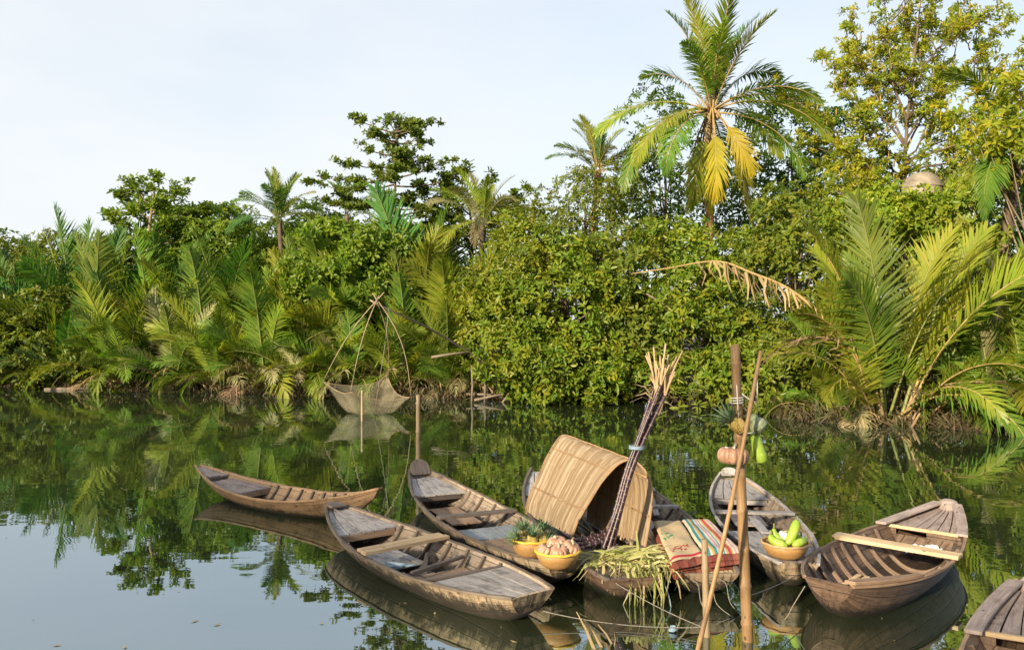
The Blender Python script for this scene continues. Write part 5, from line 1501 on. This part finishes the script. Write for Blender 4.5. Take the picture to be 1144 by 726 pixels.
for (x0, y0, x1, y1) in ((709, 640, 709, 694), (731, 645, 730, 698), (738, 640, 739, 695), (719, 650, 718, 680)):
    a, b = atd(x0, y0, hc.y - .45), atd(x1, y1, hc.y - .45); b.z = max(b.z, -.03)
    mb.tube([a, a.lerp(b, .5) + Vector((.01, 0, 0)), b], [.012, .012, .009], 6)
tag(mb.build('cane_leaf_heap', M['straw']), 'heap of cut yellow-green cane leaves spilling over the covered boat stern', 'leaf heap', kind='stuff')

# folded mats ------------------------------------------------------------------
m_c, t, p, o = newmat('mat_cream')
uv = t.nodes.new("ShaderNodeUVMap").outputs[0]; sep = t.nodes.new("ShaderNodeSeparateXYZ"); t.links.new(uv, sep.inputs[0])
def band(a, b, ax_): 
    v = sep.outputs[ax_]; return math_(t, 'MULTIPLY', maprange(t, v, a, a + .01), maprange(t, v, b, b + .01, 1, 0))
n = noise(t, mapping(t, uv, (5, 14, 1)), 1.7, 3, .5, .6)
col = ramp(t, [(.3, (.42, .31, .17)), (.7, (.55, .43, .27))], noise(t, mapping(t, uv, (2, 30, 1)), 2.0, 5))
col = mixc(t, math_(t, 'MULTIPLY', math_(t, 'MULTIPLY', band(.06, .42, 0), band(.42, .62, 1)), maprange(t, n, .52, .55)), col, (.04, .25, .1))
col = mixc(t, math_(t, 'MULTIPLY', math_(t, 'MULTIPLY', band(.1, .7, 0), band(.13, .26, 1)), maprange(t, n, .5, .54)), col, (.35, .05, .04))
col = mixc(t, band(.955, .99, 1), col, (.4, .03, .05)); col = mixc(t, band(.02, .05, 1), col, (.4, .03, .05))
t.links.new(col, p.inputs["Base Color"]); p.inputs["Roughness"].default_value = .85; p.inputs["Specular IOR Level"].default_value = .15
wv = t.nodes.new("ShaderNodeTexWave"); wv.bands_direction = 'Y'; wv.inputs["Scale"].default_value = 40; t.links.new(uv, wv.inputs["Vector"]); bump(t, p, wv.outputs[1], .35, .004)
M['mat_cream'] = m_c
cr, te, wh, pk, ye, mg = (.6, .5, .36), (.02, .22, .26), (.62, .54, .46), (.5, .3, .3), (.55, .34, .06), (.5, .03, .08)
st = []
for a, c in ((0, cr), (.06, te), (.15, cr), (.2, ye), (.26, te), (.34, wh), (.4, pk), (.46, wh), (.5, te), (.53, wh), (.58, ye), (.63, mg), (.71, ye), (.75, wh), (.8, pk), (.85, wh), (.9, pk), (.95, wh)): st.append((a, c))
M['mat_stripe'] = uvstripes('mat_stripe', st, 0, 1.0, 300)
M['mat_red'] = uvstripes('mat_red', [(0, (.17, .024, .018)), (.3, (.23, .045, .028)), (.45, (.13, .018, .015)), (.7, (.26, .075, .045)), (.85, (.16, .022, .018))], 0, 1.0, 300)
def soft_slab(name, label, c4, th, mat, seed, wave=.006, group='folded mats on the stern'):
    """c4: near-left, near-right, far-right, far-left points of the underside"""
    rng = random.Random(seed); a, b, c, d = [Vector(q) for q in c4]; mb = MB(); n, k = 22, 16
    P, U, Vv = [], [], []
    ph = rng.uniform(0, 6)
    prof = [(0, 0), (-.012, .25), (-.016, .5), (-.012, .75), (.004, .97), (.03, 1.0)]
    us = [0] * 0
    def pt(u, v, h, lift): 
        q = (a.lerp(b, u)).lerp(d.lerp(c, u), v); return q + Vector((0, 0, th * h + lift))
    grid = []
    for i in range(n + 1):
        row = []
        v = i / n
        for j in range(k + 1):
            u = j / k; ed = min(u, 1 - u, v, 1 - v)
            h = min(1, (ed / .035)) ** .45 if ed < .035 else 1
            row.append(pt(u, v, h, wave * math.sin(u * 7 + ph + v * 3) * math.cos(v * 9 + ph) + .003 * math.sin(v * 31 + ph)))
        grid.append(row); 
    U = [[j / k for j in range(k + 1)] for _ in range(n + 1)]; Vv = [[i / n] * (k + 1) for i in range(n + 1)]
    mb.grid(grid, U, Vv, flip=True)
    q = [pt(0, 0, 0, 0), pt(1, 0, 0, 0), pt(1, 1, 0, 0), pt(0, 1, 0, 0)]; b_ = len(mb.v); mb.v += q; mb.face([b_ + 3, b_ + 2, b_ + 1, b_], [(0, 1), (1, 1), (1, 0), (0, 0)])
    o = mb.build(name, M[mat]); md = o.modifiers.new('thick', 'SUBSURF'); md.levels = 0; md.render_levels = 1
    return tag(o, label, 'mat', group)
zt = .25
def mp_(x, y, z): return at(x, y, z)
def quad(nl, nr, fr_, fl, z, grow=0.0):
    q = [at(*nl, .4), at(*nr, .4), at(*fr_, .4), at(*fl, .4)]
    c = sum(q, Vector()) / 4
    return [Vector((c.x + (v.x - c.x) * (1 + grow), c.y + (v.y - c.y) * (1 + grow), z)) for v in q]
LQ = ((750, 625), (786, 617), (760, 579), (729, 580)); RQ = ((788, 618), (830, 613), (791, 578), (761, 578))
for i in range(3):
    ql = quad(*LQ, .245 + i * .042, .03 * (i % 2)); qr = quad(*RQ, .247 + i * .042, .02 * ((i + 1) % 2))
    for v in ql: v.x += (.006, -.012, .008)[i]
    for v in ql[:2]: v.y -= (.1, .05, .08)[i]
    for v in qr[:2]: v.y -= (.06, .1, .05)[i]
    w_ = ('bottom', 'middle', 'top')[i]
    soft_slab('folded_mat', '%s red folded mat of the left stack, beneath the cream printed one' % w_, ql, .046, 'mat_red', 40 + i)
    soft_slab('folded_mat', '%s red folded mat of the right stack, beneath the striped one' % w_, qr, .046, 'mat_red', 50 + i)
soft_slab('printed_mat', 'cream mat with green and red print on top of the left stack', quad(*LQ, .374, .0), .026, 'mat_cream', 61, .01)
soft_slab('striped_mat', 'mat striped teal, pink, white and yellow on top of the right stack', quad(*RQ, .376, .0), .028, 'mat_stripe', 62, .01)

# loose gear in the boats --------------------------------------------------------
def oar(name, label, a, b, w=.07, th=.02, mat='plank_grey'):
    a, b = Vector(a), Vector(b); d = b - a; root = thing(name, label, 'oar', a)
    R = d.normalized().to_track_quat('X', 'Z').to_matrix()
    mb = MB(); L_ = d.length; ol = [(0, -w * .5), (L_ * .3, -w * .55), (L_ * .42, -w * .28), (L_, -w * .22), (L_, w * .22), (L_ * .42, w * .28), (L_ * .3, w * .55), (0, w * .5)]
    prism(mb, ol, th, R.to_4x4()); mb.build('blade_and_shaft', M[mat], root, .004)
    return root
oar('oar', 'long weathered oar lying lengthwise under the thwart of the grey gourd boat', HE.world(.33, .03, .22), HE.world(.76, .06, .2), .1)
oar('oar', 'oar handle propped on the rim of the boat behind the mats', HM.world(.6, -.28, .08), HM.world(.86, -.38, .5), .07)
oar('paddle', 'short paddle lying on the floor of the front left boat', HB.world(.42, .1, .05), HB.world(.56, -.3, .1), .09, mat='plank_dark')
mb = MB(); q0 = HB.world(.455, .22, .06)
root = thing('bailing_scoop', 'blue-grey bailing scoop lying in the front left boat', 'scoop', q0, HB.rz + .9)
rows = []
for i in range(8):
    r = .02 + .075 * (i / 7) ** .6
    rows.append([Vector((i * .03, r * math.cos(a * PI / 10 + PI), r * math.sin(a * PI / 10 + PI) + .1)) for a in range(11)])
mb.grid(rows); mb.grid([[v + Vector((0, 0, .005)) for v in r_] for r_ in rows], flip=True)
mb.tube([Vector((0, 0, .085)), Vector((-.12, 0, .1))], .012, 6)
mb.build('scoop_shell', M['blue_plastic'], root)
mb = MB(); q0 = HR.world(.65, -.08, .13); rgn = random.Random(4); rows = []
for i in range(9):
    rows.append([q0 + Vector(((j - 4) * .045 + rgn.uniform(-.008, .008), (i - 4) * .03, .05 + .04 * math.sin(i * 1.1 + j) * math.cos(j * .9) + rgn.uniform(-.008, .008))) for j in range(9)])
mb.grid(rows)
tag(mb.build('cloth', M['white_cloth']), 'crumpled white cloth lying in the whole broad red brown boat', 'cloth')
mb = MB(); mb.tube([HR.world(.38, -.2, .06), HR.world(.3, .15, .1)], .016, 6)
tag(mb.build('stick', M['pole_old']), 'dark stick lying across the slatted floor rack', 'stick')

# ropes -------------------------------------------------------------------------
def rope(label, pts, r=.004, mat='rope', sag=0.0, name='mooring_rope'):
    P = [Vector(q) for q in pts]
    if sag:
        a, b = P[0], P[-1]; P = [a.lerp(b, i / 12) - Vector((0, 0, sag * 4 * (i / 12) * (1 - i / 12))) for i in range(13)]
    mb = MB(); mb.tube(spl(P, 24), r, 6)
    return tag(mb.build(name, M[mat]), label, 'rope', 'mooring ropes')
rope('thin rope from the front left boat stern running low to the short stake', [HB.world(.005, -.12, .1), ps.location + Vector((0, 0, .58))], .0042, 'rope', .05)
rope('rope from the covered boat corner slanting down to the short stake', [HD.world(.02, .22, .25), ps.location + Vector((0, 0, .56))], .0042, 'rope', .03)
rope('rope from the gourd boat stern to the upright pole', [HE.world(.005, -.1, .26), HE.world(.0, .05, .24), pv.location + Vector((0, .05, .95))], .0042, 'rope', .02)
rope('rope drooping from the broad boat stern into the water', [HR.world(.0, .2, .28), HR.world(-.02, .27, .12), HR.world(-.035, .3, .03), HR.world(-.05, .34, -.04)], .0042, 'rope')
for i, (x, l) in enumerate(((-.18, .0), (-.05, .1), (.08, .04))):
    rope(('left', 'middle', 'right')[i] + ' thin cord of three dangling from the mat boat stern into the water', [HM.world(.0, -x, .22), HM.world(-.02, -x - .03, .2), HM.world(-.045 - l * .1, -x - .02, .08), HM.world(-.06 - l * .2, -x - .08 - l, -.03)], .004, 'rope', name='cord')
rope('blue cord hanging behind the leaf heap', [HD.world(.02, -.3, .22), HD.world(0, -.33, .1), HD.world(-.01, -.34, -.02)], .005, 'rope_blue', name='cord')
mb = MB(); q = at(752, 704, 0.012)
for k in range(5): mb.tube([q + Vector((.035 * math.cos(a * PI / 5 + k) * (1 - .1 * k), .02 * math.sin(a * PI / 5 + k), .008 * k)) for a in range(9)], .007, 5)
tag(mb.build('knotted_cord', M['rope_blue']), 'knot of blue cord floating by the stake', 'cord')

# the lift net at the far bank ------------------------------------------------------
m, t, p, o = newmat('netting')
p.inputs["Base Color"].default_value = (.33, .29, .19, 1); p.inputs["Roughness"].default_value = .9
tb_ = t.nodes.new("ShaderNodeBsdfTransparent"); ms = t.nodes.new("ShaderNodeMixShader")
ps_ = t.nodes.new("ShaderNodeNewGeometry").outputs["Position"]
t.links.new(maprange(t, noise(t, ps_, 2.5, 4),  .35, .65, .15, .34), ms.inputs[0]); t.links.new(tb_.outputs[0], ms.inputs[1]); t.links.new(p.outputs[0], ms.inputs[2]); t.links.new(ms.outputs[0], o.inputs[0])
M['netting'] = m
n0 = at(414, 462, 0)
M['net_bamboo'] = wood('net_bamboo', (.14, .1, .06), (.24, .18, .11), (.33, .26, .17))
net = thing('lift_net', 'square lift net hanging from four bent poles, its belly touching the water', 'fishing net', n0)
cl, cf, crr, cbk = atd(361.5, 425, 24.7), atd(392, 436, 23.3), atd(459, 442, 24.0), atd(434, 421, 26.0)
apx = atd(420.5, 339.5, 24.6)
def netp(u, v):
    q = (cl.lerp(cf, u)).lerp(cbk.lerp(crr, u), v)
    e = max(abs(2 * u - 1), abs(2 * v - 1)); c = (cl + cf + crr + cbk) / 4
    k = (1 - e ** 3.2)
    ee = min(abs(2 * u - 1), abs(2 * v - 1))
    q = q.lerp(Vector((c.x, c.y, q.z)), .22 * (1 - e) ** .5 * e + .10 * (1 - ee ** 2) * e)
    q.z = max(.03, q.z * (1 - 1.0 * k) - .16 * (1 - ee ** 2) * e - .05)
    return q
rows = [[netp(i / 28, j / 28) - n0 for j in range(29)] for i in range(29)]
mb = MB(); mb.grid(rows); mb.build('net', M['netting'], net)
mb = MB()
brd = [netp(i / 28, 0) for i in range(29)] + [netp(1, j / 28) for j in range(1, 29)] + [netp(1 - i / 28, 1) for i in range(1, 29)] + [netp(0, 1 - j / 28) for j in range(1, 29)]
mb.tube([q - n0 for q in brd], .011, 5, caps=False); mb.build('border_cord', M['bamboo_pale'], net)
for q, bend, ext in ((cl, -.12, 1.15), (cf, -.08, 1.1), (crr, .28, 1.12), (cbk, .16, 1.08)):
    mb = MB(); d = q - apx; st_ = apx - d * (ext - 1)
    pts = [(st_.lerp(q, i / 10) + Vector((bend * math.sin(PI * i / 10) * 1.0, 0, .1 * math.sin(PI * i / 10)))) - n0 for i in range(11)]
    mb.tube(pts, [.019 - .009 * i / 10 for i in range(11)], 6); mb.build('pole', M['net_bamboo'], net)
bm_ = [apx + Vector((-.2, 0, .12)), apx, atd(470, 362, 26.3), atd(524, 392, 28.2), atd(577, 445, 29.2)]
mb = MB(); mb.tube([q - n0 for q in bm_], [.025, .03, .035, .045, .05], 7); mb.build('boom', M['net_bamboo'], net)
mb = MB(); mb.tube([q - n0 for q in (atd(527, 393, 28.3), atd(560, 424, 28.8), atd(571, 447, 29.0))], .04, 6); mb.build('stay', M['pole_old'], net)
mb = MB(); mb.tube([atd(434, 345, 24.7) - n0, atd(431, 380, 24.8) - n0, netp(.5, .6) - n0], .01, 5); mb.build('haul_rope', M['rope'], net)
bamboo('net_stake', 'thin stake in the water in front of the lift net', at(404.5, 470, 0) + Vector((0, 0, -.6)), atd(404.5, 436, 22.4), .034, 'bamboo_pale', .6, 'stake')
rig = thing('net_platform', 'rickety pole platform holding the boom of the lift net', 'platform', at(545, 448, 0))
r0_ = rig.location
for nm, a, b, r in (('post', (527, 408, 28.6), (527, 452, 28.6), .045), ('post', (541.5, 404, 28.4), (541.5, 453, 28.4), .05), ('crossbar', (482, 399, 28.0), (526, 393, 28.4), .045), ('plank', (530, 447, 28.3), (570, 439, 28.6), .05),
                    ('strut', (577, 426, 28.6), (561, 450, 28.4), .035), ('plank', (521, 440, 28.8), (575, 443, 28.7), .04), ('strut', (551, 412, 28.7), (580, 447, 28.4), .035)):
    mb = MB(); a, b = atd(*a), atd(*b); mb.tube([a - r0_, a.lerp(b, .5) - r0_ + Vector((.03, 0, .02)), b - r0_], [r, r * .95, r], 7); mb.build(nm, M['pole_old'], rig)

# odds and ends on the far bank --------------------------------------------------------
mb = MB(); a, b = at(50, 435, .02), at(112, 434.5, .04); mb.tube([a, a.lerp(b, .5) + Vector((0, .05, .02)), b], [.07, .08, .06], 8)
tag(mb.build('floating_log', M['pole_old']), 'pale log floating along the bank at the left', 'log')
m, t, p, o = newmat('dome_stone')
tc = t.nodes.new("ShaderNodeTexCoord").outputs["Object"]
n = noise(t, tc, 3.2, 6, .65); n2 = noise(t, mapping(t, tc, (4, 4, .6)), 3, 5)
col = ramp(t, [(.3, (.12, .1, .075)), (.55, (.22, .185, .14)), (.75, (.3, .26, .2))], n)
col = mixc(t, maprange(t, n2, .55, .7, 0, .7), col, (.1, .085, .06))
t.links.new(col, p.inputs["Base Color"]); p.inputs["Roughness"].default_value = .9; bump(t, p, n, .6, .03); M['dome_stone'] = m
dz = atd(1030, 212, 26.6); db = ground_at(1030, 26.6)
dome = thing('domed_tank', 'weathered buff dome among the yellow-green leaves at the upper right', 'water tank', db)
hz_ = dz.z - db.z
mb = MB(); mb.lathe([(.6, hz_ - .25), (.605, hz_ - .02), (.6, hz_ + .12), (.555, hz_ + .27), (.46, hz_ + .41), (.3, hz_ + .52), (.12, hz_ + .565), (.001, hz_ + .57)], 36); mb.build('dome_cap', M['dome_stone'], dome)
mb = MB(); mb.lathe([(.612, hz_ + .03), (.635, hz_ + .05), (.635, hz_ + .085), (.612, hz_ + .105)], 36); mb.build('band', M['dome_stone'], dome)
mb = MB(); mb.lathe([(.42, -.2), (.42, hz_ - .3), (.6, hz_ - .25)], 28); mb.build('pedestal', M['dome_stone'], dome)
# horizontal dead frond in front of the middle bush
q = atd(905, 345, 22.9)
df = thing('dead_frond', 'grey dead palm frond lying flat across the green bushes above the poles', 'palm frond', q)
mb = MB(); path = spl([atd(960, 400, 22.4), atd(915, 350, 22.8), atd(880, 322, 23.1), atd(840, 305, 23.4), atd(800, 292, 23.9), atd(745, 300, 25.6), atd(705, 306, 26.6)], 40)
mb.tube([v - q for v in path], [.06 - .045 * i / 40 for i in range(41)], 6); mb.build('midrib', M['rachis_tan'], df)
mb = MB(); rg = random.Random(31)
for i in range(11, 29):
    for s in (0, 1):
        v = path[i].lerp(path[i + 1], rg.random()) - q; l = rg.uniform(.4, .9)
        strip(mb, [v, v + Vector((rg.uniform(-.12, .02), -.08 * s, -.03)), v + Vector((rg.uniform(-.1, .18), -.12 * s, -.5 * l)), v + Vector((rg.uniform(-.05, .3), -.1 * s, -l))], .1, rg, .5)
mb.build('leaflets', M['frond_dry'], df)
mb = MB(); a, b = atd(722, 328, 28.0), atd(783, 368, 26.4); mb.tube([a, a.lerp(b, .5) + Vector((0, 0, .05)), b], [.03, .028, .02], 6)
tag(mb.build('bare_branch', M['bark_pale']), 'thin bare branch slanting across the green bush right of the huge one', 'branch')
# half sunk cane leaves between the boats
mb = MB(); rg = random.Random(32)
for (x0, y0, x1, y1, w_) in ((644, 683, 664, 726, .05), (650, 690, 672, 724, .03), (668, 697, 684, 720, .02), (686, 705, 686, 722, .02)):
    b = at(x1, y1, -.01); a = atd(x0, y0, b.y + .02)
    strip(mb, [b, a.lerp(b, .5) + Vector((.01, 0, 0)), a], w_, rg, .4)
tag(mb.build('sunken_leaves', M['dry_leaf']), 'dry cane leaves half sunk in the water between the moored boats', 'leaves', kind='stuff')
# flecks of leaf floating on the open water
mb = MB(); rg = random.Random(33)
for (x, y) in [(rg.uniform(0, 1140), rg.uniform(462, 725)) for _ in range(46)] + list(((243, 697), (218, 693), (140, 722), (200, 660), (310, 560), (60, 560), (560, 700), (985, 690), (480, 470), (700, 500), (120, 640))):
    c = at(x, y, .006); a = rg.uniform(0, 6); l = rg.uniform(.012, .04)
    if any(inside(c.to_2d(), lp) for lp in holes): continue
    d = Vector((math.cos(a), math.sin(a), 0)); s = Vector((-d.y, d.x, 0)) * .4
    b_ = len(mb.v); mb.v += [c - d * l, c + s * l, c + d * l + Vector((0, 0, .004)), c - s * l]; mb.face([b_, b_ + 1, b_ + 2, b_ + 3], [(0, 0), (1, 0), (1, 1), (0, 1)])
tag(mb.build('fallen_leaves', M['dry_leaf']), 'fallen leaf flecks floating on the open water', 'leaves', kind='stuff')
# dry fronds, stalks and grass matting the foot of the bank
def undergrowth():
    rng = np.random.default_rng(77); V, Q = [], []; nb = 0
    n = 5600
    px = rng.uniform(-60, 1230, n); x0 = None
    for i in range(n):
        X = np.interp(px[i], [-60, 300, 560, 760, 880, 1040, 1230], [-27, -9.6, -.6, 5.9, 7.9, 10.9, 15]); X += rng.normal(0, .6)
        Y = float(shore(X)) + abs(rng.normal(0, .8)) - .25
        z = float(gz(np.array(X), np.array(Y)))
        if rng.random() < .5:   # upright broken stalk or blade
            l = rng.uniform(.12, .38) * (2.2 if rng.random() < .06 else 1); d = np.array([rng.normal(0, .8), rng.normal(-.3, .5), 1.0])
        else:                   # hanging dry blade
            l = rng.uniform(.25, .6); z += rng.uniform(.1, .5); d = np.array([rng.normal(0, .6), rng.normal(-.5, .4), -rng.uniform(.2, 1.0)])
        d = d / np.linalg.norm(d); s = np.cross(d, rng.normal(0, 1, 3)); s = s / np.linalg.norm(s) * rng.uniform(.008, .03)
        p0 = np.array([X, Y, z]); p1 = p0 + d * l * .5; p2 = p0 + d * l + np.array([0, 0, -.12 * l])
        V += [p0 + s, p0 - s, p1 - s, p1 + s, p2 - s * .2, p2 + s * .2]; Q += [(nb, nb + 1, nb + 2, nb + 3), (nb + 3, nb + 2, nb + 4, nb + 5)]; nb += 6
    o = link('undergrowth', fast_mesh('undergrowth', V, Q), None, [M['undergrowth']])
    tag(o, 'dry stalks and blades matting the foot of the bank', 'undergrowth', kind='stuff')
M['undergrowth'] = leafmat('undergrowth', [(.025, .018, .01), (.05, .036, .02), (.1, .075, .04), (.04, .055, .015), (.09, .055, .025)], .2, .7)
undergrowth()
